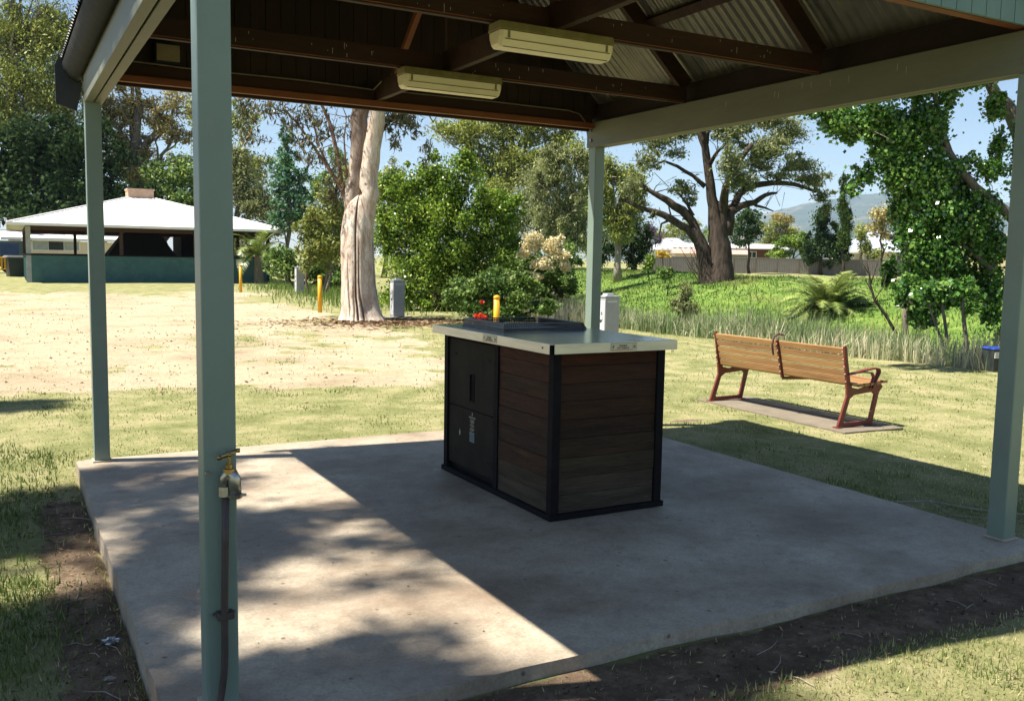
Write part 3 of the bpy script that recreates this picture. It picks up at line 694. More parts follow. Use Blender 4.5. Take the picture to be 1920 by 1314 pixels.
# bench frame in local coordinates: x across (towards the creek), y along, z up; top at .78
BL = 1.78
def frame(y):
    m_ = MB(); t = .022
    # closed loop: sloping back post, rear leg, foot bar, front leg, seat rail, drawn as one flat plate with a hole
    outer = [(-.035, .765), (-.008, .772), (.075, .405), (.10, .372), (.20, .352), (.30, .375), (.50, .385), (.525, .362), (.475, .31), (.405, .03), (.40, .004), (-.06, .0), (-.065, .02), (.035, .30), (.03, .36)]
    inner = [(.075, .265), (.13, .30), (.38, .318), (.418, .29), (.36, .06), (.335, .043), (.02, .040), (.005, .055)]
    bm = bmesh.new()
    def ringv(l, yy): return [bm.verts.new((a, yy, b)) for a, b in l]
    for yy in (y-t/2, y+t/2):
        ov = ringv(outer, yy); iv = ringv(inner, yy)
        es = [bm.edges.new((ov[i], ov[(i+1) % len(ov)])) for i in range(len(ov))]+[bm.edges.new((iv[i], iv[(i+1) % len(iv)])) for i in range(len(iv))]
        bmesh.ops.triangle_fill(bm, edges=es, use_beauty=True, use_dissolve=False)
        if yy < y: o1, i1 = ov, iv
    for a, b in ((o1, ov), (i1, iv)):
        for i in range(len(a)): bm.faces.new((a[i], a[(i+1) % len(a)], b[(i+1) % len(a)], b[i]))
    bmesh.ops.recalc_face_normals(bm, faces=bm.faces)
    me = bpy.data.meshes.new('side_frame'); bm.to_mesh(me); bm.free(); me.materials.append(redst)
    o = bpy.data.objects.new('side_frame', me); COL.objects.link(o); o.parent = bn
    MB().box(-.09, -.03, y-.035, y+.035, -.004, .006).build('foot_plate', redst, o)
    MB().box(.36, .43, y-.035, y+.035, -.004, .006).build('foot_plate', redst, o)
frame(.0); frame(BL)
mid = MB(); mid.bar((-.042, BL*.47, .755), (.055, BL*.47, .37), .022, .03, (1, 0, .2)); mid.bar((.055, BL*.47, .365), (.48, BL*.47, .345), .022, .03)
mid.build('centre_strap', redst, bn)
# a hooked armrest on the middle strap, a looped one at the near end
def arm_plate(y, name, pts, wid=.05):
    m_ = MB()
    for (a, b) in zip(pts[:-1], pts[1:]): m_.bar((a[0], y, a[1]), (b[0], y, b[1]), wid, .014, (0, 0, 1) if abs(b[0]-a[0]) > abs(b[1]-a[1]) else (1, 0, 0))
    m_.build(name, redst, bn, bevel=.002)
arm_plate(-.01, 'armrest', [(.04, .50), (.25, .53), (.40, .545), (.445, .535), (.455, .505), (.36, .355)])
arm_plate(-.01, 'armrest_brace', [(.06, .505), (.22, .515), (.36, .50), (.385, .455), (.335, .355)], .03)
mh = MB(); cy = BL*.47+.03
mh.tube([(-.055, cy, .60), (-.075, cy+.005, .70), (-.060, cy, .785), (-.01, cy-.01, .815), (.045, cy-.03, .80)], [.009, .011, .012, .011, .008], 8)
mh.build('centre_handle', nmat('brown_steel', (.10, .045, .03)), bn, smooth=True)
rr = random.Random(4)
for i in range(5):                                  # back slats
    u = (i+.5)/5; cx = -.052+.086*u; zc_ = .755-.355*u
    d = np.array((.086, -.355)); d /= np.linalg.norm(d); n_ = np.array((d[1], -d[0]))
    c = np.array((cx+.03, zc_)); hw, ht = .0292, .013
    poly = [tuple(c+d*hw*a+n_*ht*b) for a, b in ((-1, -1), (1, -1), (1, 1), (-1, 1))]
    for (ya, yb) in ((.012, BL*.47-.006), (BL*.47+.006, BL-.012)):
        MB().prism(poly, ya, yb).build('back_slat', slat_m[rr.randrange(3)], bn, bevel=.003)
    for y in (0, BL, BL*.47):
        MB().tube([(cx-.004, y, zc_-.002), (cx-.012, y, zc_-.0045)], .0055, 8).build('bolt', nmat('pale_bolt', (.6, .57, .52)) if i == 0 and y == 0 else bpy.data.materials['pale_bolt'], bn)
for i in range(6):
    x = .115+i*.083; z = .372+.0035*i if i else .39
    if i == 5: z = .398
    MB().box(x-.034, x+.034, -.03, BL+.03, z-.0, z+.025).build('seat_slat', slat_m[rr.randrange(3)], bn, bevel=.003)

# ------------------------------------------------------------------ bollards and power pillars
def bollard(px_, D, top, label, z=None):
    p = at(px_, 600, D); zg = float(height(p[0], p[1])); H = top-zg
    t = empty('bollard', (p[0], p[1], zg), 0, label, 'bollard', 'yellow steel bollards along the sand')
    MB().tube([(0, 0, -.05), (0, 0, H-.07)], .058, 20).build('pipe', yellow_m, t, smooth=True)
    MB().tube([(0, 0, H-.07), (0, 0, H-.065), (0, 0, H-.03), (0, 0, H-.01), (0, 0, H)], [.058, .065, .063, .045, .01], 20).build('cap', yellow_m, t, smooth=True)
def ztop(px_, py_, D): return float(at(px_, py_, D)[2])
bollard(452, 37.6, ztop(452, 496, 37.6), 'yellow bollard in front of the green walled pavilion, farthest of the three')
bollard(600, 25.3, ztop(600, 516, 25.3), 'yellow bollard standing on grass left of the white gum trunk')
bollard(931, 17.3, ztop(931, 553, 17.3), 'yellow bollard rising behind the barbecue top near the red flowers')

def pillar(px_, D, ytop, label, pipe=False, padsz=None):
    p = at(px_, 600, D); zg = float(height(p[0], p[1])); H = float(at(px_, ytop, D)[2])-zg
    rz = R(0)
    t = empty('power_pillar', (p[0], p[1], zg), rz, label, 'power pillar', 'grey power pillars of the camping ground')
    w_ = .155; d_ = .17
    MB().box(-w_, w_, -.13, .13, .0, H-.04).build('column', pillar_m, t, bevel=.008)
    MB().box(-w_-.012, w_+.012, -.14, .14, H-.04, H-.012).build('lid', pillar_m, t, bevel=.005)
    MB().prism([(-.09, H-.012), (.09, H-.012), (.075, H+.03), (-.075, H+.03)], -.07, .07).build('light_housing', pillar_l, t)
    x = -w_-.002
    MB().box(x-.004, x, -.115, .115, .06, H-.1).build('outlet_panel', pillar_l, t)
    MB().box(x-.012, x-.005, -.07, .07, H*.50, H*.72).build('socket_plate', pillar_l, t, bevel=.003)
    for y in (-.035, .035): MB().box(x-.016, x-.0125, y-.012, y+.012, H*.60, H*.66).build('socket', darkp, t)
    MB().prism([(-.04, H*.49), (.04, H*.49), (0, H*.44)], x-.014, x-.005, axis='x').build('flap', darkp, t)
    MB().box(x-.03, x-.005, -.02, .02, .28*H, .30*H).build('tap_outlet', tapm, t)
    MB().box(-.11, .11, -.1325, -.1305, H-.13, H-.10).build('badge', pillar_l, t)
    MB().box(-w_-.25, w_+.3, -.3, .3, -.06, .012).build('footing', conc_edge, t, bevel=.005)
    if pipe: MB().tube([(x-.28, 0, .03), (x-.28, 0, .22), (x-.15, 0, .22), (x-.12, 0, .12), (x, 0, .12)], .014, 8).build('water_pipe', tapm, t, smooth=True)
pillar(562, 37.0, 500, 'grey power pillar on a concrete pad beside the pavilion, farthest one')
pillar(745, 24.2, 524, 'grey power pillar in front of the big green bush, right of the gum trunk')
pillar(1140, 17.0, 553, 'grey power pillar just right of the far shelter post, nearest one', pipe=True)

# small bin at the right edge
p = on(1864, 694); zg = float(height(p[0], p[1]))
bn2 = empty('litter_bin', (p[0], p[1], zg), R(-20), 'small dark bin with blue lid and white notice beside the reeds at far right', 'bin')
def taper(wb, wt, db, dt, z0, z1):
    m_ = MB(); m_.add([(-wb, -db, z0), (wb, -db, z0), (wb, db, z0), (-wb, db, z0), (-wt, -dt, z1), (wt, -dt, z1), (wt, dt, z1), (-wt, dt, z1)], [(0,3,2,1),(4,5,6,7),(0,1,5,4),(1,2,6,5),(2,3,7,6),(3,0,4,7)]); return m_
taper(.105, .125, .12, .14, 0, .34).build('body', bin_m, bn2, bevel=.008)
taper(.14, .115, .155, .13, .342, .37).build('lid', lid_blue, bn2, bevel=.008)
MB().box(-.15, .13, -.16, -.145, .33, .35).build('rim', bin_m, bn2)
MB().box(-.11, -.005, -.142, -.1335, .215, .305).build('notice', white_m, bn2)
m_ = MB()
for i, z in enumerate((.285, .268, .25, .233)): m_.box(-.10, -.02-.01*(i % 2), -.1435, -.1421, z, z+.006)
m_.build('notice_lines', bolt_m, bn2)

# ------------------------------------------------------------------ pavilion
pv = empty('pavilion', (7.12, 56.9, -.1), R(-.5), 'open sided pavilion with white hipped roof, brick chimney and low dark green walls', 'pavilion')
hw = 5.93
for i in range(4):
    t_ = .12; a = R(90*i)
    m_ = MB().box(-hw, hw, -hw, -hw+t_, 0, 1.33); o = m_.build('wall', teal_m, pv); o.rotation_euler = (0, 0, a)
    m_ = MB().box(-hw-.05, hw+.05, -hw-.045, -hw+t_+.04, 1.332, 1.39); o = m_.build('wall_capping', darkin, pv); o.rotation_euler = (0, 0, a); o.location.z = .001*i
    for k, fx in enumerate((-1, -.27, .34, .52) if i % 2 == 0 else (-1, -.3, .3)):
        x = fx*hw; wpo = .08 if fx > -1 else .11
        m_ = MB().box(x-(.0 if fx == -1 else wpo), x+2*wpo-(.0 if fx == -1 else wpo), -hw-.001*(i+1), -hw+.16, 1.395 if fx > -1 else 0.0, 2.75)
        o = m_.build('post', white_m if (fx == -1 and i == 0) else browntr, pv); o.rotation_euler = (0, 0, a)
        if fx == -1 and i == 0: o.data.materials[0] = nmat('grey_post', (.34, .36, .37))
    m_ = MB().box(-hw+.01, hw-.01, -hw+.02, -hw+.12, 2.56, 2.80); o = m_.build('eave_beam', browntr, pv); o.rotation_euler = (0, 0, a); o.location.z = .002*i
E_ = 6.72; ze, za_ = 2.86, 4.62; c_ = .62
m_ = MB(); m_.add([(-E_, -E_, ze), (E_, -E_, ze), (E_, E_, ze), (-E_, E_, ze), (-c_, -c_, za_), (c_, -c_, za_), (c_, c_, za_), (-c_, c_, za_)], [(0,1,5,4),(1,2,6,5),(2,3,7,6),(3,0,4,7),(4,5,6,7),(3,2,1,0)])
m_.build('roof', roofw, pv)
for i in range(4):
    o = MB().box(-E_-.02, E_+.02, -E_-.04, -E_+.02, ze-.10, ze+.03).build('gutter', white_m, pv); o.rotation_euler = (0, 0, R(90*i)); o.location.z = .001*i
    o = MB().tube([(-E_, -E_, ze+.03), (-c_, -c_, za_+.02)], .05, 6).build('hip_cap', roofw, pv); o.rotation_euler = (0, 0, R(90*i))
for i in range(4):
    m_ = MB()
    for k in range(-4, 5): m_.box(k*1.3-.02, k*1.3+.02, -hw-.012, -hw-.0005, .02, 1.31)
    o = m_.build('cover_strip', teal_m, pv); o.rotation_euler = (0, 0, R(90*i)); tag(o, kind='stuff')
    m_ = MB(); nr_ = 44
    for k in range(1, nr_):
        x = -E_+2*E_*k/nr_; ye = -E_; f_ = min(1, (E_-abs(x))/(E_-c_)); yt = -E_+(E_-c_)*f_; zt = ze+(za_-ze)*f_
        m_.bar((x, ye, ze+.012), (x, yt, zt+.012), .035, .03)
    o = m_.build('roof_rib', roofw, pv); o.rotation_euler = (0, 0, R(90*i)); tag(o, kind='stuff')
ch = MB().box(-.68, .68, -.68, .68, za_-.3, 5.05).build('chimney', chim_m, pv)
MB().box(-.72, .72, -.72, .72, 5.05, 5.13).build('chimney_cap', chim_m, ch)
MB().box(-.5, .5, -.5, .5, 5.13, 5.2).build('flue', darkin, ch)
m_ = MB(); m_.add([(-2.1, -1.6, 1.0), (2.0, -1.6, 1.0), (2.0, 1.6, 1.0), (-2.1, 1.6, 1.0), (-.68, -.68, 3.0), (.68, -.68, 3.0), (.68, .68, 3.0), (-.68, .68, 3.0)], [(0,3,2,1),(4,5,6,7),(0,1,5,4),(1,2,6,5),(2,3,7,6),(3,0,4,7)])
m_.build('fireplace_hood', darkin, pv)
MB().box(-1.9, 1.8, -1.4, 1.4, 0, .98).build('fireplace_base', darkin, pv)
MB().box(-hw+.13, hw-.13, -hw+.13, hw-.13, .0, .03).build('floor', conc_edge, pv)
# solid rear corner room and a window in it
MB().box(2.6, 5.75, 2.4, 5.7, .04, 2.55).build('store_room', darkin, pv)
# framed opening at right part of front
fr = MB(); 
for (a, b, c, d) in ((4.35, 4.42, 1.40, 2.3), (5.35, 5.42, 1.40, 2.3), (4.35, 5.42, 2.3, 2.36)): fr.box(a, b, -hw+.03, -hw+.09, c, d)
fr.build('window_frame', white_m, pv)
sg = MB().box(4.12, 4.4, -hw-.03, -hw-.01, .95, 1.25).build('notice_board', white_m, pv)

# rear building
rb = empty('amenities_block', tuple(at(140, 480, 68)[:2])+(-.1,), R(4), 'cream flat roofed block with louvre windows seen through the pavilion', 'building')
w_ = 4.2
MB().box(-w_+.0, w_+.4, 0, 6, 0, 2.25).build('wall', cream_m, rb)
m_ = MB(); m_.add([(-w_-.6, -.55, 2.30), (w_+.9, -.55, 2.30), (w_+.9, 6.5, 2.95), (-w_-.6, 6.5, 2.95), (-w_-.6, -.55, 2.48), (w_+.9, -.55, 2.48), (w_+.9, 6.5, 3.1), (-w_-.6, 6.5, 3.1)], [(0,3,2,1),(4,5,6,7),(0,1,5,4),(1,2,6,5),(2,3,7,6),(3,0,4,7)])
m_.build('roof', white_m, rb)
for (a, b, zz, n_) in ((-2.75, .35, 1.62, 3), (2.9, 4.0, 1.62, 2)):
    wf = MB().box(a-.05, b+.05, -.03, -.003, zz-.05, zz+.68).build('window', white_m, rb)
    for k in range(n_):
        x0_ = a+(b-a)*k/n_; x1_ = a+(b-a)*(k+1)/n_-.04
        MB().box(x0_, x1_, -.045, -.031, zz, zz+.62).build('pane', glass_d if k == 1 else louvre, wf)

# wheelie bin, barrier, truck at the left edge
p = on(30, 519, -.1); t = empty('wheelie_bin', tuple(p), R(12), 'dark green wheelie bin standing left of the pavilion', 'bin')
taper(.40, .50, .36, .46, .0, 1.12).build('body', bin_m, t, bevel=.02)
m_ = taper(.60, .50, .56, .46, 1.13, 1.25); m_.build('lid', nmat('grey_lid', (.10, .11, .11)), t, bevel=.02)
for x in (-.36, .36): MB().tube([(x-.04, .38, .1), (x+.04, .38, .1)], .12, 14).build('wheel', darkp, t)
p = on(2, 519, -.1); t = empty('safety_barrier', tuple(p), R(10), 'orange yellow safety barrier with upright bars at the left edge', 'barrier')
MB().tube([(-1.2, 0, 1.12), (.32, 0, 1.12)], .03, 8).build('top_rail', yellow_m, t); MB().tube([(-1.2, 0, .45), (.32, 0, .45)], .03, 8).build('bottom_rail', yellow_m, t)
for i in range(9): MB().box(-1.2+i*.18-.045, -1.2+i*.18+.045, -.01, .01, .47, 1.1).build('picket', yellow_m, t)
for x in (-1.15, -.2, .3): MB().tube([(x, 0.03, 0), (x, .03, 1.12)], .02, 6).build('leg', bolt_m, t)
p = at(-8, 480, 62); t = empty('utility_truck', (p[0], p[1], -.1), R(8), 'dark green enclosed truck parked at the left edge behind the barrier', 'truck')
tk = nmat('truck_paint', (.05, .09, .09), (.04, .07, .07), 2, .35, spec=.6)
MB().box(-.4, 1.55, -1.0, 1.0, .75, 2.18).build('canopy', tk, t, bevel=.05)
MB().box(.15, 1.25, -1.02, -1.003, 1.2, 2.0).build('side_window', nmat('blue_window', (.04, .07, .16), None, 3, .2), t)
MB().prism([(-2.6, .55), (-.42, .55), (-.42, 2.05), (-1.2, 2.08), (-1.75, 1.45), (-2.6, 1.3)], -.98, .98).build('cab', tk, t, bevel=.04)
MB().prism([(-1.65, 1.45), (-.55, 1.45), (-.55, 1.95), (-1.15, 1.97)], -.995, -.982).build('door_window', glass_d, t)
MB().box(-2.5, 1.5, -.9, .9, .45, .74).build('chassis', darkp, t)
for x in (-1.9, .8):
    for y in (-.92, .72):
        wh = MB().tube([(x, y, .38), (x, y+.2, .38)], .38, 20).build('wheel', darkp, t); MB().tube([(x, y-.01, .38), (x, y-.005, .38)], .2, 14).build('rim', pillar_m, wh)

# ------------------------------------------------------------------ fence and houses beyond the creek
FD = 92.0
fa = at(1215, 512, FD); fb = at(1760, 505, FD*.97)
fa[2] = fb[2] = .0
d = (fb-fa); Lf = np.linalg.norm(d[:2]); ang = math.atan2(d[1], d[0])
fz = float(at(1420, 512, FD)[2])
fe = empty('boundary_fence', (fa[0], fa[1], fz-.05), ang, 'long brown grey corrugated steel fence on the far bank in front of the houses', 'fence')
pwid = 2.1; npan = int(Lf/pwid)+1
pan = MB()
nr = 12
for k in range(nr):
    a = .04+k*(pwid-.08)/nr; b = a+(pwid-.08)/nr
    pan.add([(a, 0, -.1), (a+.03, -.035, -.1), (b-.03, -.035, -.1), (b, 0, -.1), (a, 0, 1.5), (a+.03, -.035, 1.5), (b-.03, -.035, 1.5), (b, 0, 1.5)], [(0,1,5,4),(1,2,6,5),(2,3,7,6)])
pan.box(.04, pwid-.04, .001, .01, -.1, 1.5)
po = pan.build('panel', fence_m, fe)
pst = MB().box(-.04, .04, -.05, .03, -.1, 1.56).build('fence_post', nmat('fence_post_steel', (.15, .125, .10)), fe)
rl = MB().box(.041, pwid-.041, -.045, .025, 1.502, 1.56).build('rail', nmat('fence_rail_steel', (.24, .21, .17)), fe)
for i in range(1, npan):
    for o in (po, pst, rl):
        c = o.copy(); COL.objects.link(c); c.parent = fe; c.location = (i*pwid, 0, 0)

def box_part(parent, name, m, *a, **k): return MB().box(*a).build(name, m, parent, **k)
def wnd(parent, x0, x1, z0, z1, y, cols=2):
    f = MB().box(x0, x1, y-.04, y-.005, z0, z1).build('window', white_m, parent)
    for c in range(cols):
        a = x0+.07+(x1-x0-.07)*c/cols; b = x0+(x1-x0-.07)*(c+1)/cols
        MB().box(a, b, y-.055, y-.041, z0+.08, z1-.08).build('pane', glass_d, f)
def hroot(name, px_, D, label, cat='house', rz=None):
    p = at(px_, 500, D); return empty(name, (p[0], p[1], fz-.1), ang if rz is None else rz, label, cat)
# long brick house with pale roof
h = hroot('brick_house', 1375, 108, 'long low brown brick house with a pale metal roof behind the fence')
box_part(h, 'wall', brickh, -6.0, 5.6, 0, 7, 0, 2.75)
m_ = MB(); m_.add([(-7.0, -.8, 2.78), (6.4, -.8, 2.78), (6.4, 8, 2.78), (-7.0, 8, 2.78), (-6.2, 2.5, 3.35), (5.4, 2.5, 3.35), (5.4, 4.5, 3.35), (-6.2, 4.5, 3.35)], [(0,3,2,1),(4,5,6,7),(0,1,5,4),(1,2,6,5),(2,3,7,6),(3,0,4,7)]); m_.build('roof', nmat('pale_metal_roof', (.6, .6, .6)), h)
box_part(h, 'gutter', white_m, -7.05, 6.45, -.88, -.82, 2.70, 2.84)
wnd(h, 1.55, 2.6, 1.65, 2.45, 0); wnd(h, -4.0, -2.6, 1.5, 2.4, 0)
box_part(h, 'downpipe', white_m, 4.2, 4.3, -.1, -.02, 0, 2.7)
# garden sheds with pink roofs in front of it
h = hroot('garden_shed', 1300, 100, 'cream garden shed with faded pink roof left of the dark trunked tree', 'shed')
box_part(h, 'wall', cream_m, -2.0, 2.6, 0, 3, 0, 2.05); MB().prism([(-.4, 2.0), (3.4, 2.0), (1.5, 2.55)], -2.3, 2.9, axis='x').build('roof', pinkroof, h)
h = hroot('garden_shed', 1385, 100, 'grey green shed with faded pink roof right of the dark trunked tree', 'shed')
box_part(h, 'wall', nmat('grey_green_wall', (.28, .30, .27)), -2.4, .9, 0, 3, 0, 2.0); MB().prism([(-.4, 1.98), (3.4, 1.98), (1.5, 2.5)], -2.7, 1.1, axis='x').build('roof', pinkroof, h)
# small grey roofed house at left with a white pergola
h = hroot('grey_roofed_house', 1262, 112, 'small house with grey hipped roof behind the left end of the fence')
box_part(h, 'wall', white_m, -2.6, 2.4, 0, 5, 0, 2.5)
m_ = MB(); m_.add([(-3.2, -.5, 2.5), (2.9, -.5, 2.5), (2.9, 5.5, 2.5), (-3.2, 5.5, 2.5), (-.8, 2.5, 4.0), (.6, 2.5, 4.0)], [(0,3,2,1),(0,1,5,4),(2,3,4,5),(1,2,5),(3,0,4)]); m_.build('roof', bluegrey, h)
h = hroot('pergola', 1285, 104, 'white post and beam pergola above the left end of the fence', 'pergola')
for x in (-2.6, -1.2, .2, 1.6):
    for y in (0, 2.4): box_part(h, 'post', white_m, x-.06, x+.06, y-.06, y+.06, 0, 2.4)
for y in (0, 2.4): box_part(h, 'beam', white_m, -2.8, 1.9, y-.05, y+.05, 2.402, 2.56)
for i in range(8): box_part(h, 'crossbar', white_m, -2.7+i*.6, -2.62+i*.6, -.3, 2.7, 2.562, 2.64)
# cream house at right
h = hroot('cream_house', 1655, 104, 'cream weatherboard house with blue grey hipped roof behind the right part of the fence')
box_part(h, 'wall', nmat('cream_boards', (.66, .58, .42), (.6, .53, .38), 3, .7, stretch=(.2, .2, 8)), -3.2, 6.0, 0, 8, 0, 2.6)
m_ = MB(); m_.add([(-3.9, -.7, 2.6), (6.7, -.7, 2.6), (6.7, 8.7, 2.6), (-3.9, 8.7, 2.6), (-.4, 4, 5.0), (3.4, 4, 5.0)], [(0,3,2,1),(0,1,5,4),(2,3,4,5),(1,2,5),(3,0,4)]); m_.build('roof', bluegrey, h)
box_part(h, 'gutter', white_m, -3.95, 6.75, -.78, -.72, 2.52, 2.66)
wnd(h, -1.9, -.9, 1.2, 2.3, 0); wnd(h, .9, 2.0, 1.2, 2.3, 0); wnd(h, 3.6, 4.6, 1.2, 2.3, 0)
# verandah roof between
h = hroot('carport', 1592, 100, 'low white carport roof between the dark conifer and the cream house', 'carport')
box_part(h, 'roof', white_m, -1.6, 1.7, 0, 4, 2.35, 2.5)
for x in (-1.4, 1.5):
    for y in (.2, 3.8): box_part(h, 'post', white_m, x-.06, x+.06, y-.06, y+.06, 0, 2.348)
# power pole
h = hroot('power_pole', 1471, 150, 'thin pale power pole in front of the blue hills', 'pole')
MB().tube([(0, 0, -1), (0, 0, 7.6)], [.16, .12], 8).build('pole', nmat('pale_timber', (.35, .30, .22)), h); box_part(h, 'cross_arm', browntr, -.9, .9, -.13, -.08, 6.9, 7.05)

# ------------------------------------------------------------------ foliage engine
def leaf_cloud(pts, size, aspect=.5, droop=0., seed=0, jit=.5, flat=0.):
    r = np.random.default_rng(seed); N = len(pts)
    d = r.normal(size=(N, 3)); d[:, 2] -= droop*1.6; d[:, 2] *= (1-flat); d /= np.linalg.norm(d, axis=1)[:, None]+1e-9
    q = r.normal(size=(N, 3)); q[:, 2] += .6*(1-droop); q -= d*np.sum(q*d, 1)[:, None]; q /= np.linalg.norm(q, axis=1)[:, None]+1e-9
    s = np.cross(d, q)
    L_ = size*(1+jit*r.normal(size=N)).clip(.35, 1.5)[:, None]; wv = L_*aspect
    a = pts-d*L_*.5; b = pts+s*wv*.5-q*L_*.04; c = pts+d*L_*.5; e = pts-s*wv*.5-q*L_*.04
    v = np.stack([a, b, c, e], 1).reshape(-1, 3); f = np.arange(N*4).reshape(N, 4)
    return v, f
def clump_points(blobs, n, seed, kper=14, shell=.55, cs=.26, cut=None):
    """blobs: list of (centre, radii, weight)"""
    r = np.random.default_rng(seed); P = []; T = []
    w_ = np.array([b[2]*(b[1][0]*b[1][2]) for b in blobs]); w_ = w_/w_.sum()
    for (c, rad, _), ww in zip(blobs, w_):
        nn = int(n*ww)
        if nn < 4: continue
        K = max(3, int(kper*_)) if kper < 1 else kper
        K = int(K)
        dirs = r.normal(size=(K, 3)); dirs /= np.linalg.norm(dirs, axis=1)[:, None]
        rr_ = (r.random(K)**shell)[:, None]
        cc = dirs*rr_*np.array(rad)*.86; tt = r.normal(size=K)*.16
        idx = r.integers(0, K, nn); sz = cs*(.6+.8*r.random(K))
        p = cc[idx]+r.normal(size=(nn, 3))*np.array(rad)*sz[idx][:, None]*np.array((1, 1, .75))
        P.append(p+np.array(c)); T.append(.5+tt[idx]+r.normal(size=nn)*.16)
    return np.concatenate(P), np.clip(np.concatenate(T), 0, 1)
def satellites(blobs, seed, k=4):
    r = np.random.default_rng(seed); out = list(blobs)
    for c, rad, w_ in blobs:
        for _ in range(k):
            d = r.normal(size=3); d /= np.linalg.norm(d); f_ = .22+.2*r.random()
            out.append((np.array(c)+d*np.array(rad)*(.85+.35*r.random()), tuple(np.array(rad)*f_), w_*.9))
    return out
def add_leaves(name, parent, blobs, n, size, m, seed, aspect=.5, droop=0., kper=14, shell=.55, cs=.26, minz=None, flat=0.):
    if n > 3000: blobs = satellites(blobs, seed+5)
    P, T = clump_points(blobs, n, seed, kper, shell, cs)
    if minz is not None:
        k = P[:, 2] > minz; P = P[k]; T = T[k]
    v, f = leaf_cloud(P, size, aspect, droop, seed+1, flat=flat)
    loc = np.array(parent.location)
    return np_mesh(name, v-loc, f, m, parent, {'tint': ('FACE', 'FLOAT', T)})
def twigs(parent, blobs, per, seed, m, w_=.012, droop=0.):
    r = np.random.default_rng(seed); m_ = MB(); loc = np.array(parent.location)
    for c, rad, _ in blobs:
        c = np.array(c); rad = np.array(rad); st = c+r.normal(size=3)*rad*.2-np.array((0, 0, rad[2]*.5))
        for _k in range(per):
            e = c+r.normal(size=3)*rad*.55; e[2] -= droop*rad[2]*r.random()
            mid_ = (st+e)/2+r.normal(size=3)*rad*.12; m_.tube([st-loc, mid_-loc, e-loc], [w_, w_*.6, w_*.25], 4, cap=False)
    return tag(m_.build('twigs', m, parent, fix=False), kind='stuff')
def wig(a, b, n, amp, r):
    a = np.array(a, float); b = np.array(b, float); L_ = np.linalg.norm(b-a); out = []
    for i in range(n+1):
        t = i/n; out.append(a+(b-a)*t+r.normal(size=3)*amp*L_*(t*(1-t))*2*np.array((1, 1, .6)))
    return out

def barkmat(name, a, b, sc=8, stretch=(3, 3, .4), bump=.8): return nmat(name, a, b, sc, .9, bump, sc*2.5, stretch=stretch, spec=.1)
bark_d = barkmat('dark_bark', (.085, .066, .052), (.020, .015, .012), 3, (2.6, 2.6, .45), 1.0)
bark_g = barkmat('grey_bark', (.22, .19, .155), (.10, .085, .07))
bark_l = barkmat('pale_bark', (.40, .35, .29), (.22, .18, .14))
L_olive = leafmat('olive_leaves', (0.065, 0.095, 0.02), (0.24, 0.285, 0.06), (0.47, 0.49, 0.14), 0.35)
L_gold = leafmat('straw_brown_leaves', (0.12, 0.115, 0.045), (0.36, 0.31, 0.115), (0.58, 0.49, 0.21), 0.35)
L_dark = leafmat('deep_green_leaves', (0.014, 0.032, 0.011), (0.032, 0.063, 0.021), (0.081, 0.132, 0.040), .2, .7, .08)
L_bright = leafmat('bright_green_leaves', (0.03, 0.08, 0.008), (0.15, 0.26, 0.025), (0.4, 0.5, 0.08), 0.38, .38, .5)
L_mid = leafmat('mid_green_leaves', (0.035, 0.085, 0.018), (0.12, 0.21, 0.045), (0.3, 0.38, 0.09), 0.35)
L_blue = leafmat('bluegreen_leaves', (0.03, 0.075, 0.04), (0.075, 0.18, 0.09), (0.17, 0.31, 0.13), 0.35)
L_grey = leafmat('greygreen_leaves', (0.07, 0.09, 0.035), (0.22, 0.25, 0.1), (0.42, 0.43, 0.19), 0.35)
L_gloss = leafmat('glossy_leaves', (0.02, 0.07, 0.012), (0.095, 0.225, 0.038), (0.28, 0.45, 0.1), 0.35, .18, 1.0)
L_yel = leafmat('yellow_green_leaves', (0.108, 0.144, 0.026), (0.228, 0.264, 0.060), (0.396, 0.384, 0.120), .3)
L_gum = leafmat('gum_leaves', (0.03, 0.045, 0.022), (0.1, 0.115, 0.05), (0.29, 0.22, 0.1), 0.3, .4, .5)
L_cream = leafmat('cream_blossom', (0.6, 0.5, 0.26), (0.8, 0.71, 0.42), (0.9, 0.85, 0.62), .2)
L_red = leafmat('red_blossom', (.45, .03, .012), (.65, .05, .02), (.75, .10, .04), .2)
L_frond = leafmat('palm_leaflets', (0.053, 0.090, 0.018), (0.150, 0.210, 0.045), (0.360, 0.405, 0.120), .22, .4, .5)

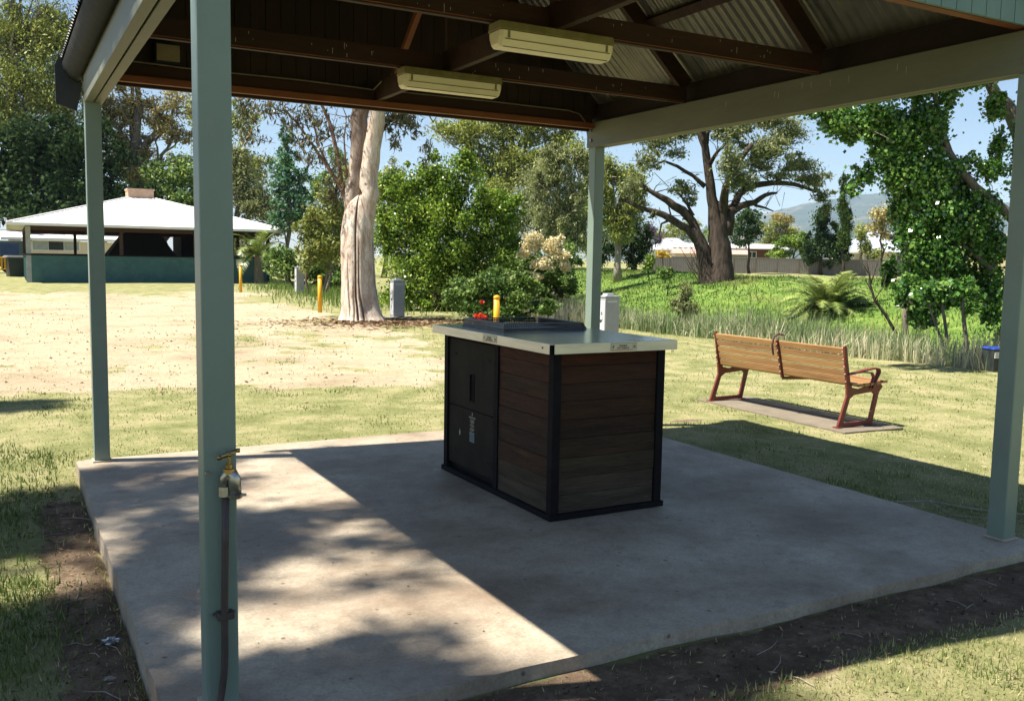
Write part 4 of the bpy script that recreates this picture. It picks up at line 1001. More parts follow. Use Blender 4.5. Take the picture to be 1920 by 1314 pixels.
def tree(name, label, cat, base, D, blobs, n, lsize, lm, bm_, tr=.25, seed=1, droop=0., aspect=.5, group=None, kper=14, shell=.55, cs=.26, ybase=None, nbr=6, dep=.8, stems=1, minz=True):
    """base=(px) foot; blobs given as (px, py, rx, ry[, dD[, weight]]) in photograph pixels at depth D"""
    r = np.random.default_rng(seed); k = D/FOC
    bp0 = at(base, 500, D); zg = float(height(bp0[0], bp0[1]))-.05
    t = empty(name, (bp0[0], bp0[1], zg), 0, label, cat, group)
    B = []
    for b in blobs:
        dd = b[4] if len(b) > 4 else 0; w_ = b[5] if len(b) > 5 else 1
        B.append((at(b[0], b[1], D+dd), (b[2]*k, b[2]*k*dep, b[3]*k), w_))
    # trunk and branches
    m_ = MB(); foot = np.array((bp0[0], bp0[1], zg))
    topb = max(B, key=lambda q: q[0][2]); cen = np.mean([b[0] for b in B], 0)
    for s_ in range(stems):
        f0 = foot+np.array((r.normal()*.3*(stems > 1), r.normal()*.3*(stems > 1), 0)); tip = np.array(topb[0] if s_ == 0 else B[r.integers(len(B))][0])
        pts = wig(f0, tip, 7, .05, r); m_.tube(pts, [tr*(1.25 if i == 0 else 1-.11*i) for i in range(8)], 9)
    for b in sorted(B, key=lambda q: r.random())[:nbr]:
        j = 2+r.integers(0, 3); a = pts[j]; tgt = np.array(b[0])
        if tgt[2] < a[2]-1: continue
        m_.tube(wig(a, tgt, 5, .08, r), [tr*.42*(1-.15*i) for i in range(6)], 6)
        for _ in range(3):
            q = tgt+r.normal(size=3)*np.array(b[1])*.6; m_.tube(wig(a+(tgt-a)*.6, q, 4, .1, r), [tr*.18*(1-.18*i) for i in range(5)], 5)
    m_.v = [tuple(np.array(p)-foot) for p in m_.v]
    m_.build('trunk', bm_, t, smooth=True, fix=False)
    add_leaves('crown', t, B, n, lsize, lm, seed+10, aspect, droop, kper, shell, cs, minz=zg+.02 if minz else None)
    if D < 90 and cat == 'tree' and len(B) > 4: twigs(t, B, 9, seed+20, bm_, .0007*D, droop)
    return t

# ---- far trees, left to right
TG = 'tall trees behind the pavilion'
tree('eucalyptus_tree', 'tall dense olive gum tree filling the top left corner of the view', 'tree', 30, 78,
     [(20, 60, 70, 60), (90, 40, 60, 50), (60, 150, 90, 70), (130, 130, 40, 60), (10, 210, 60, 70), (120, 220, 45, 60), (30, -60, 80, 60), (110, 70, 50, 50), (-60, 120, 80, 120)], 95000, .25, L_olive, bark_g, .5, 11, .5, .35, kper=60, nbr=8, shell=.75)
tree('dark_tree', 'dark green tree standing low behind the left end of the pavilion roof', 'tree', 60, 72,
     [(20, 330, 70, 60), (90, 340, 60, 65), (130, 280, 45, 60), (50, 270, 70, 60), (-50, 330, 60, 80), (150, 370, 40, 40), (60, 395, 90, 40)], 26000, .34, L_dark, bark_d, .4, 12, .1, .6, kper=18)
tree('dark_tree', 'dark green tree behind the pavilion, just left of the brick chimney', 'tree', 200, 74,
     [(190, 330, 35, 60), (225, 370, 40, 40), (180, 250, 30, 50), (170, 400, 40, 40), (215, 300, 30, 40)], 9000, .26, L_dark, bark_d, .3, 13, .1, .6)
tree('eucalyptus_tree', 'straw coloured gum with a forked trunk rising right above the brick chimney', 'tree', 258, 82,
     [(150, 270, 42, 28), (200, 220, 40, 30), (250, 200, 45, 28), (230, 265, 40, 28), (215, 300, 38, 22), (300, 230, 30, 30), (260, 330, 42, 18), (325, 250, 32, 22), (330, 190, 40, 30, 0, .5), (270, 290, 25, 25, 0, .6), (250, 120, 80, 50), (340, 300, 25, 14, 0, .5), (180, 165, 40, 30)], 40000, .27, L_gold, bark_g, .75, 14, .3, .35, kper=26, nbr=12, cs=.26, shell=.75)
tree('bushy_tree', 'mid green bushy tree right of the brick chimney behind the roof', 'tree', 320, 76,
     [(300, 360, 40, 40), (335, 330, 35, 45), (290, 320, 20, 30), (350, 380, 40, 35), (375, 350, 30, 40)], 9000, .25, L_mid, bark_d, .3, 15, 0, .6)
tree('eucalyptus_tree', 'olive tree behind the near left post, right of the pavilion roof', 'tree', 440, 66,
     [(450, 350, 35, 50), (480, 380, 30, 40), (455, 290, 25, 35), (430, 330, 30, 50), (500, 400, 30, 30), (470, 440, 45, 40)], 18000, .21, L_grey, bark_g, .25, 16, .2, .45)
tree('young_tree', 'slim bluish green tree against the sky between the pavilion and the white gum', 'tree', 540, 50,
     [(537, 262, 13, 24), (535, 300, 22, 24), (545, 335, 32, 26), (525, 360, 24, 26), (560, 375, 30, 26), (545, 410, 40, 28), (520, 320, 16, 18, 0, .7), (565, 330, 18, 16, 0, .7)], 7000, .16, L_blue, bark_g, .12, 17, 0, .6, kper=18, cs=.22)
tree('tangled_shrub', 'yellowish tangled shrubs just left of the white gum trunk', 'shrub', 610, 36,
     [(600, 420, 32, 38), (625, 460, 30, 40), (590, 470, 32, 36), (635, 400, 18, 40), (575, 440, 24, 30), (650, 330, 14, 30, 0, .5), (615, 370, 22, 30, 0, .6)], 9000, .12, L_yel, bark_g, .06, 18, .1, .5, kper=26, stems=3)
tree('low_shrub', 'dark green shrubs at ground level behind the far power pillar', 'shrub', 570, 42,
     [(540, 500, 36, 28), (580, 505, 30, 28), (615, 510, 26, 30), (640, 530, 28, 30), (520, 480, 24, 26), (600, 480, 30, 26)], 9000, .13, L_mid, bark_d, .06, 19, 0, .6, stems=3)
TW = 34
tree('big_bush', 'big dense bright green bush right of the white gum trunk', 'bush', 840, 27,
     [(760, 400, 62, 70), (850, 350, 62, 60), (830, 430, 80, 80), (920, 430, 60, 70), (940, 380, 40, 30), (780, 500, 66, 64), (870, 510, 80, 66), (950, 500, 45, 50), (740, 350, 34, 34), (800, 330, 40, 34), (870, 300, 22, 24), (760, 560, 50, 26), (830, 560, 60, 30), (730, 440, 30, 50)], 85000, .078, L_bright, bark_d, .16, 20, .05, .6, kper=60, nbr=10, shell=.42, cs=.20, stems=3, dep=.6)
tree('leafy_shrub', 'sprawling dark leafed shrub in front of the big bush, behind the barbecue top', 'shrub', 930, 21.5,
     [(880, 540, 40, 26), (930, 535, 40, 30), (975, 545, 40, 30), (900, 575, 50, 20), (960, 580, 48, 20), (1020, 575, 28, 14), (860, 560, 30, 20), (985, 530, 20, 20)], 30000, .066, L_mid, bark_d, .05, 21, 0, .6, kper=26, stems=4, cs=.22)
t = tree('flowering_bush', 'bush covered in cream blossom left of the far shelter post', 'bush', 1020, 25.5,
     [(1010, 500, 50, 30), (1050, 530, 40, 34), (990, 540, 36, 30), (1060, 480, 30, 30)], 22000, .072, L_mid, bark_d, .06, 22, 0, .6, kper=22, stems=3, cs=.22)
fb_ = [(at(x, y, 24.1), (a*24.1/FOC, a*20/FOC, b*24.1/FOC), 1) for x, y, a, b in ((998, 455, 18, 19), (1038, 462, 17, 20), (1052, 480, 16, 12), (1020, 495, 22, 12), (985, 475, 12, 8), (1000, 520, 16, 9), (1060, 500, 12, 9))]
add_leaves('blossom', t, fb_, 15000, .055, L_cream, 91, .8, 0, kper=40, cs=.24, shell=.7)
tree('eucalyptus_tree', 'tall olive tan gum tree behind the big green bush, tallest against the sky', 'tree', 945, 84,
     [(870, 250, 50, 30), (930, 240, 60, 34), (1000, 235, 50, 34), (1050, 250, 36, 30), (960, 300, 60, 40), (900, 300, 40, 34), (1010, 310, 50, 40), (940, 350, 60, 36), (830, 240, 30, 18, 0, .6), (960, 170, 90, 40), (1070, 215, 30, 22)], 50000, .27, L_olive, bark_g, .55, 24, .3, .4, kper=24, nbr=10)
tree('willowy_tree', 'grey green drooping tree left of the far shelter post', 'tree', 1045, 46,
     [(1040, 320, 38, 40), (1070, 360, 40, 50), (1030, 400, 40, 40), (1075, 430, 34, 50), (1050, 290, 30, 20), (1010, 350, 26, 34), (1085, 300, 20, 30)], 26000, .15, L_grey, bark_l, .2, 25, .7, .3, kper=30, nbr=10, cs=.22)
tree('willowy_tree', 'olive drooping tree immediately right of the far shelter post', 'tree', 1160, 50,
     [(1150, 320, 34, 34), (1180, 350, 34, 34), (1150, 400, 40, 34), (1190, 390, 30, 30), (1130, 360, 24, 50), (1165, 430, 34, 30), (1190, 330, 26, 20)], 20000, .16, L_olive, bark_l, .22, 26, .7, .3, kper=30, nbr=10, cs=.22)
tree('dark_tree', 'dark bushy tree below the olive drooping tree on the far bank', 'tree', 1190, 56,
     [(1180, 430, 34, 34), (1150, 460, 40, 36), (1200, 460, 28, 30), (1120, 470, 24, 30), (1190, 490, 26, 18), (1215, 440, 14, 24)], 10000, .17, L_dark, bark_d, .2, 27, .4, .35, kper=20)
tree('purple_tree', 'small tree with purple blossom left of the dark trunked tree', 'tree', 1222, 90,
     [(1218, 430, 14, 14), (1232, 445, 12, 14)], 900, .2, leafmat('purple_blossom', (.10, .07, .12), (.17, .12, .2), (.25, .18, .3)), bark_d, .1, 28)
tree('yellow_shrub', 'orange yellow shrub at the left end of the fence', 'shrub', 1243, 88,
     [(1243, 477, 14, 8)], 900, .16, leafmat('amber_leaves', (.3, .2, .02), (.55, .38, .03), (.65, .5, .06)), bark_d, .05, 29)
for i, (b_, D_, bl_, n_, m__, sz, lb) in enumerate((
    (420, 92, [(400, 260, 40, 50), (450, 230, 36, 40), (420, 330, 50, 50), (480, 320, 34, 40), (380, 200, 40, 50)], 16000, L_olive, .28, 'olive gum tree showing between the near left post and the blue green young tree'),
    (720, 70, [(720, 400, 40, 50), (700, 350, 26, 30), (740, 330, 26, 24), (690, 450, 30, 40)], 9000, L_grey, .2, 'grey green tree between the white gum trunk and the big bush'),
    (600, 74, [(600, 350, 30, 30), (640, 300, 20, 30), (570, 400, 40, 30), (620, 420, 40, 40)], 9000, L_mid, .22, 'mid green tree behind the tangled shrubs left of the white gum'),
    (1010, 66, [(1000, 380, 50, 40), (1040, 440, 50, 40), (970, 420, 40, 40), (1010, 330, 36, 30)], 14000, L_grey, .2, 'greyish tree filling the gap between big bush and flowering bush'),
    (1110, 60, [(1110, 330, 26, 50), (1100, 400, 30, 50), (1120, 460, 30, 40), (1080, 280, 24, 24)], 12000, L_olive, .18, 'olive tree directly behind the far shelter post'))):
    tree('background_tree', lb, 'tree', b_, D_, bl_, n_, sz, m__, bark_g, .2, 200+i, .4, .4, TG, kper=50, shell=.75)
BG = 'garden trees behind the fence'
for i, (b_, D_, bl_, n_, m__, lb) in enumerate((
    (1270, 120, [(1250, 440, 24, 20), (1285, 430, 28, 24), (1310, 450, 22, 20)], 7000, L_yel, 'pale green rounded tree seen through the left limbs of the dark trunked tree'),
    (1350, 118, [(1370, 420, 26, 26), (1340, 435, 24, 22)], 3000, L_mid, 'green tree directly behind the dark trunk'),
    (1405, 86, [(1400, 410, 26, 22), (1395, 440, 28, 20), (1415, 430, 18, 22)], 4500, L_dark, 'dark rounded tree just right of the dark trunk, above the fence'),
    (1462, 125, [(1455, 425, 30, 22), (1480, 440, 26, 20), (1440, 450, 30, 18), (1500, 455, 16, 18)], 12000, L_yel, 'yellow green tree in bloom above the brick house roof'),
    (1470, 112, [(1462, 410, 16, 10), (1478, 412, 12, 10)], 1200, L_gold, 'small brown crown on the skyline beside the power pole'),
    (1480, 96, [(1480, 460, 26, 16), (1495, 450, 18, 16), (1465, 475, 24, 10), (1510, 470, 10, 12)], 8000, L_bright, 'fresh bright green shrub leaning over the fence'),
    (1540, 90, [(1540, 430, 22, 34), (1560, 460, 28, 30), (1525, 465, 20, 26), (1545, 400, 12, 16), (1575, 480, 22, 20), (1520, 485, 16, 12)], 18000, L_dark, 'black green dense conifer above the palm'),
    (1610, 98, [(1615, 440, 16, 24), (1625, 465, 16, 16), (1640, 478, 16, 14)], 2500, L_olive, 'thin olive tree between the cypress and the cream house'),
    (1655, 88, [(1655, 400, 26, 30, 0, .7), (1640, 430, 22, 16, 0, .5), (1670, 440, 24, 14, 0, .5)], 2600, L_gold, 'sparse straw coloured tree in front of the hills right of the cypress'))):
    tree('garden_tree', lb, 'tree', b_, D_, bl_, n_, .22, m__, bark_d, .14, 40+i, .1, .55, BG, kper=12)
tree('cypress', 'narrow columnar cypress right of the dark conifer', 'tree', 1583, 80,
     [(1583, 350, 9, 22), (1583, 385, 13, 24), (1584, 420, 15, 26), (1584, 450, 14, 18)], 14000, .15, leafmat('cypress_green', (.018, .045, .010), (.05, .095, .018), (.11, .15, .035), .2, .7, .08), bark_d, .12, 60, -.3, .4, kper=20)

# ---- the dark trunked gum on the far bank, with explicit limbs
def px_tube(m_, pts, D, n=9, dd=None, seed=0, off=(0, 0, 0)):
    """pts: (px, py, width_px) or with depth change"""
    r = np.random.default_rng(seed); P = []; Rd = []
    for q in pts:
        d_ = D+(q[3] if len(q) > 3 else 0); P.append(at(q[0], q[1], d_)-np.array(off)); Rd.append(q[2]*.5*d_/FOC)
    # subdivide
    P2 = []; R2 = []
    for i in range(len(P)-1):
        for t in (0, .5): P2.append(P[i]*(1-t)+P[i+1]*t+r.normal(size=3)*Rd[i]*.12*(t > 0)); R2.append(Rd[i]*(1-t)+Rd[i+1]*t)
    P2.append(P[-1]); R2.append(Rd[-1]); m_.tube(P2, R2, n)
D = 42.0
b0 = at(1340, 522, D); b0[2] = float(height(b0[0], b0[1]))-.1
gt = empty('dark_trunked_gum', tuple(b0), 0, 'large gum tree with a dark furrowed double trunk and spreading limbs on the far bank', 'tree')
m_ = MB()
px_tube(m_, [(1353, 560, 66), (1350, 520, 54), (1350, 490, 44), (1350, 460, 40), (1346, 435, 34), (1339, 405, 23), (1334, 370, 19), (1328, 320, 16), (1322, 275, 14), (1310, 240, 12), (1300, 190, 9)], D, 14, off=b0, seed=1)
px_tube(m_, [(1336, 570, 44), (1332, 520, 36), (1325, 490, 30), (1317, 465, 27), (1308, 445, 24), (1300, 425, 18)], D, 12, off=b0, seed=2)
m_.build('trunk', bark_d, gt, smooth=True, fix=False)
limbs = [[(1310, 448, 20), (1298, 415, 16), (1280, 395, 17), (1250, 375, 13), (1225, 362, 9), (1205, 350, 6)],
         [(1306, 450, 18), (1290, 430, 14), (1260, 412, 14), (1230, 398, 11), (1200, 390, 8), (1175, 378, 5)],
         [(1354, 440, 26), (1356, 395, 19), (1361, 350, 14, -1), (1380, 310, 12, -1.5), (1410, 270, 8, -2)],
         [(1362, 440, 22), (1370, 400, 16), (1385, 365, 14, .5), (1410, 348, 12, 1), (1450, 343, 10, 1.2), (1490, 346, 8, 1.5), (1530, 360, 5, 2)],
         [(1365, 400, 18), (1390, 386, 13), (1415, 380, 11), (1435, 366, 8), (1457, 362, 4)],
         [(1415, 385, 6), (1435, 390, 4), (1450, 396, 2)],
         [(1322, 350, 10), (1300, 330, 7), (1270, 312, 6), (1245, 302, 4), (1225, 312, 2.5)],
         [(1322, 270, 14), (1326, 240, 12), (1326, 200, 9), (1340, 160, 6)],
         [(1330, 310, 9, 0), (1345, 285, 6, -1), (1365, 265, 4, -1.5)],
         [(1300, 405, 7), (1290, 385, 5), (1280, 372, 4), (1262, 350, 2)],
         [(1258, 412, 5), (1240, 420, 4), (1236, 440, 2.5), (1240, 455, 1.5)]]
for i, l_ in enumerate(limbs):
    m_ = MB(); px_tube(m_, l_, D, 8, off=b0, seed=5+i)
    rs = np.random.default_rng(100+i)
    for _ in range(4):
        k = rs.integers(1, len(l_)); q = l_[k]; px_tube(m_, [(q[0], q[1], q[2]*.3), (q[0]+rs.normal()*14, q[1]-abs(rs.normal())*14, q[2]*.18), (q[0]+rs.normal()*26, q[1]-abs(rs.normal())*22, 1)], D, 5, off=b0, seed=50+_)
    m_.build('limb', bark_d, gt, smooth=True, fix=False)
k = D/FOC
cb = [(at(x, y, D+dd), (a*k, a*k*.8, b*k), w_) for x, y, a, b, dd, w_ in (
    (1235, 262, 40, 24, 0, 1), (1275, 250, 34, 18, 1, .8), (1215, 300, 24, 20, -1, .8), (1270, 290, 22, 12, 0, .5), (1280, 355, 26, 16, 0, .9), (1295, 375, 14, 10, 0, .7),
    (1375, 250, 34, 26, -1, 1), (1370, 310, 26, 36, -2, 1), (1395, 340, 26, 20, -1, .9), (1440, 275, 44, 30, -1, 1.2), (1480, 250, 36, 26, 0, 1), (1420, 310, 34, 16, 1, .8),
    (1500, 310, 40, 18, 1, 1), (1520, 335, 34, 18, 1.5, .9), (1540, 365, 22, 14, 2, .7), (1460, 330, 30, 12, 0, .6), (1350, 220, 60, 30, 0, .8), (1440, 215, 60, 26, 0, .8), (1235, 225, 50, 26, 0, .7), (1340, 160, 120, 40, 0, .5), (1550, 390, 14, 14, 2, .5),
    (1225, 400, 12, 10, 0, .4), (1180, 350, 26, 22, 0, .6))]
add_leaves('crown', gt, cb, 40000, .15, leafmat('gum_crown', (.06, .09, .04), (.18, .21, .085), (.38, .38, .17), .35), 77, .35, .5, kper=60, cs=.30, shell=.75)

twigs(gt, cb, 14, 78, bark_d, .022, .3)

# ---- the white barked gum on the sand
D = 22.3
b0 = on(682, 598); b0[2] = -.12
wg = empty('white_gum', tuple(b0), 0, 'white barked gum tree with fluted trunk and dark cracks standing on the sand', 'tree')
def white_bark():
    m = bpy.data.materials.new('white_bark'); m.use_nodes = True; n = m.node_tree.nodes; l = m.node_tree.links
    b = n['Principled BSDF']; b.inputs['Roughness'].default_value = .75; b.inputs['Specular IOR Level'].default_value = .25
    tc = n.new('ShaderNodeTexCoord'); mp = n.new('ShaderNodeMapping'); mp.inputs['Scale'].default_value = (3.2, 3.2, 1.3); l.new(tc.outputs['Object'], mp.inputs[0])
    no = n.new('ShaderNodeTexNoise'); no.inputs['Scale'].default_value = 1.6; no.inputs['Detail'].default_value = 9; no.inputs['Roughness'].default_value = .7; l.new(mp.outputs[0], no.inputs['Vector'])
    cr = n.new('ShaderNodeValToRGB'); e = cr.color_ramp.elements; e[0].position = .3; e[0].color = (.24, .145, .10, 1); e[1].position = .62; e[1].color = (.60, .545, .475, 1)
    k = e.new(.45); k.color = (.48, .40, .325, 1); l.new(no.outputs[0], cr.inputs[0])
    n2 = n.new('ShaderNodeTexNoise'); n2.inputs['Scale'].default_value = 5; n2.inputs['Detail'].default_value = 10; n2.inputs['Roughness'].default_value = .8; l.new(mp.outputs[0], n2.inputs['Vector'])
    r2 = n.new('ShaderNodeValToRGB'); r2.color_ramp.elements[0].position = .60; r2.color_ramp.elements[1].position = .625; l.new(n2.outputs[0], r2.inputs[0])
    m5 = n.new('ShaderNodeMapping'); m5.inputs['Scale'].default_value = (5, 5, .9); l.new(tc.outputs['Object'], m5.inputs[0])
    n5 = n.new('ShaderNodeTexNoise'); n5.inputs['Scale'].default_value = 1.9; n5.inputs['Detail'].default_value = 12; n5.inputs['Roughness'].default_value = .75; l.new(m5.outputs[0], n5.inputs['Vector'])
    r5 = n.new('ShaderNodeValToRGB'); r5.color_ramp.elements[0].position = .50; r5.color_ramp.elements[1].position = .56; l.new(n5.outputs[0], r5.inputs[0])
    x5 = n.new('ShaderNodeMixRGB'); k5 = n.new('ShaderNodeMath'); k5.operation = 'MULTIPLY'; l.new(r5.outputs[0], k5.inputs[0]); k5.inputs[1].default_value = .7
    l.new(k5.outputs[0], x5.inputs[0]); l.new(cr.outputs[0], x5.inputs[1]); x5.inputs[2].default_value = (.33, .235, .175, 1)
    mx = n.new('ShaderNodeMixRGB'); l.new(r2.outputs[0], mx.inputs[0]); l.new(x5.outputs[0], mx.inputs[1]); mx.inputs[2].default_value = (.10, .07, .05, 1)
    a = n.new('ShaderNodeAttribute'); a.attribute_name = 'crack'
    m2 = n.new('ShaderNodeMixRGB'); l.new(a.outputs['Fac'], m2.inputs[0]); l.new(mx.outputs[0], m2.inputs[1]); m2.inputs[2].default_value = (.045, .018, .010, 1)
    l.new(m2.outputs[0], b.inputs['Base Color'])
    bp = n.new('ShaderNodeBump'); bp.inputs['Strength'].default_value = .5; bp.inputs['Distance'].default_value = .05; l.new(n2.outputs[0], bp.inputs['Height']); l.new(bp.outputs[0], b.inputs['Normal'])
    return m
wb = white_bark()
def gum_trunk():
    NT, k = 240, D/FOC
    # centre px, width px by height
    prof = [(612, 681, 96), (600, 680, 85), (590, 679, 76), (575, 677, 69), (555, 674, 68), (530, 672, 63), (500, 671, 62), (470, 670, 62), (440, 670, 60), (410, 672, 56), (390, 674, 50), (378, 675, 42), (368, 676, 28), (360, 676, 8)]
    vs = []; cr = []; mid_a = math.atan2(-fw[1], -fw[0])      # direction facing the camera
    for j, (py, cx, wd) in enumerate(prof):
        c = at(cx, py, D); c[2] = max(c[2], -.15); rad = wd*.5*k; fl = max(0, (py-520)/90)
        for i in range(NT):
            a = 2*math.pi*i/NT; rel = (a-mid_a+math.pi) % (2*math.pi)-math.pi
            rr_ = rad*(1+fl*.11*math.cos(5*rel+.8)+.02*(vnoise(np.array([rel*4+50]), np.array([py*.06]))[0]-.5)*2+.018*math.cos(9*rel+py*.02)+.03*math.sin(3*rel+py*.015))
            ck = 0.
            for (ra, y0_, y1_, dp) in ((.02, 300, 625, .10), (-.50, 470, 600, .05), (.24, 440, 612, .05), (1.5, 380, 612, .05), (-.14, 520, 612, .05)):
                wv = .05+.012*math.sin(py*.05)
                ww = ra+.05*math.sin(py*.03+ra*5); g_ = math.exp(-((rel-ww)/wv)**2)*(1 if y0_ < py < y1_ else 0)
                rr_ -= rad*dp*g_*(1.6 if py > 570 else 1); ck = max(ck, g_*(1.5 if ra == .02 else .9))
            vs.append((c[0]-b0[0]+rr_*math.cos(a), c[1]-b0[1]+rr_*math.sin(a), c[2]-b0[2])); cr.append(min(1, ck))
    vs = np.array(vs); m = len(prof)
    # resample rows
    i = (np.arange(m-1)[:, None]*NT+np.arange(NT)[None]).ravel(); nxt = (np.arange(m-1)[:, None]*NT+((np.arange(NT)+1) % NT)[None]).ravel()
    f = np.stack([i, nxt, nxt+NT, i+NT], 1)
    o = np_mesh('trunk', vs, f, wb, wg, {'crack': ('POINT', 'FLOAT', np.array(cr))}, smooth=True)
gum_trunk()
m_ = MB(); px_tube(m_, [(664, 455, 22), (660, 415, 29), (661, 385, 31), (665, 345, 32), (670, 318, 32), (672, 300, 32), (674, 250, 32), (678, 200, 31), (680, 120, 28), (672, 0, 24), (660, -150, 16)], D, 20, off=b0, seed=3)
o = m_.build('stem', wb, wg, smooth=True, fix=False)
co = np.array(m_.v); hh_ = co[:, 2]; nz = fbm(co[:, 0]*9+np.arctan2(co[:, 1], co[:, 0])*2, hh_*1.6, 4)
a_ = o.data.attributes.new('crack', 'FLOAT', 'POINT'); a_.data.foreach_set('value', np.clip(sstep(2.9, 4.0, hh_+(nz-.5)*2.2)*(.35+.8*nz), 0, .85).astype(np.float32))
m_ = MB(); px_tube(m_, [(684, 460, 20, -.1), (688, 415, 28, -.1), (690, 380, 32, -.15), (691, 350, 34, -.15), (696, 300, 33, -.15), (703, 250, 31, -.2), (708, 200, 30, -.3), (716, 120, 28, -.4), (735, 0, 23, -.5), (760, -140, 14, -.6)], D, 20, off=b0, seed=4)
m_.build('stem', wb, wg, smooth=True, fix=False)
gl = [[(656, 385, 15), (645, 365, 12), (638, 348, 11), (625, 330, 8), (605, 300, 6), (585, 270, 5), (560, 235, 4), (530, 200, 3)],
      [(640, 350, 9), (636, 310, 8), (628, 270, 8), (618, 230, 7), (600, 190, 6), (580, 140, 4)],
      [(640, 352, 6), (620, 320, 5), (600, 280, 4), (590, 240, 3.5), (575, 200, 3)],
      [(655, 340, 5), (648, 310, 4), (645, 260, 3), (650, 220, 2)],
      [(705, 265, 4), (720, 245, 3), (735, 225, 2.5), (760, 215, 2)],
      [(718, 120, 8), (760, 150, 6), (790, 190, 4), (812, 230, 2)],
      [(660, 100, 9), (580, 110, 7), (500, 150, 5), (450, 190, 3)]]
for i, l_ in enumerate(gl):
    m_ = MB(); px_tube(m_, l_, D, 8, off=b0, seed=20+i); rs = np.random.default_rng(300+i)
    for _ in range(6):
        kk = rs.integers(1, len(l_)); q = l_[kk]; s1 = rs.normal()*16; px_tube(m_, [(q[0], q[1], 2.2), (q[0]+s1, q[1]-abs(rs.normal())*10, 1.5), (q[0]+s1*2.2, q[1]+rs.normal()*16+10, .7)], D, 4, off=b0, seed=60+_)
    m_.build('branch', barkmat('twig_bark', (.24, .16, .11), (.12, .08, .06)), wg, smooth=True, fix=False)
k = D/FOC
cb = [(at(x, y, D+dd), (a*k, a*k, b*k), w_) for x, y, a, b, dd, w_ in (
    (460, 205, 24, 34, 0, .8), (465, 250, 20, 20, 0, .6), (510, 205, 34, 24, 0, .8), (560, 215, 36, 30, 0, .6), (600, 230, 36, 34, 0, .5), (585, 290, 36, 34, 0, .42), (630, 320, 22, 44, 0, .42), (620, 360, 22, 26, 0, .4), (560, 260, 26, 26, 0, .3),
    (655, 240, 14, 30, 0, .3), (750, 220, 28, 26, 0, 1.5), (775, 240, 22, 20, 0, 1.0), (740, 265, 14, 20, 0, .9), (800, 285, 14, 26, 0, .7), (725, 225, 16, 16, 0, .9), (490, 260, 22, 14, 0, .3),
    (500, 100, 120, 60, 0, .6), (680, 40, 150, 80, 0, .6), (800, 120, 90, 50, 0, .6), (620, -100, 200, 80, 0, .5))]
add_leaves('crown', wg, cb, 15500, .125, L_gum, 88, .26, .8, kper=26, cs=.26, shell=.7)

twigs(wg, cb, 10, 79, bark_d, .010, .6)

# ---- the glossy leaved tree at the right
D = 17.5
b0 = at(1930, 640, 18.5); b0[2] = float(height(b0[0], b0[1]))
rt_ = empty('glossy_leaved_tree', tuple(b0), 0, 'large tree with shiny bright leaves hanging down beside the right post', 'tree')
m_ = MB()
px_tube(m_, [(1940, 720, 70), (1935, 640, 56), (1930, 560, 48), (1925, 480, 44), (1935, 380, 40), (1925, 280, 34), (1900, 220, 28), (1868, 180, 22), (1840, 120, 16)], 18.2, 14, off=b0)
m_.build('trunk', bark_g, rt_, smooth=True, fix=False)
for i, l_ in enumerate([[(1925, 440, 24), (1890, 400, 20), (1855, 372, 18), (1830, 352, 16), (1800, 320, 14), (1780, 285, 13), (1768, 250, 11), (1755, 190, 9), (1740, 120, 6)],
                        [(1925, 560, 20), (1885, 530, 16), (1855, 500, 12), (1820, 470, 8), (1790, 450, 5)],
                        [(1780, 285, 8), (1720, 260, 7), (1650, 240, 6), (1580, 225, 4), (1530, 210, 2)],
                        [(1700, 640, 9, 2), (1697, 590, 11, 2), (1703, 550, 10, 2), (1708, 480, 8, 2), (1715, 400, 6, 2)],
                        [(1740, 120, 10, -1), (1600, 0, 9, -3), (1480, -80, 6, -5)]]):
    m_ = MB(); px_tube(m_, l_, D, 9, off=b0, seed=i); m_.build('limb', bark_g, rt_, smooth=True, fix=False)
k = D/FOC
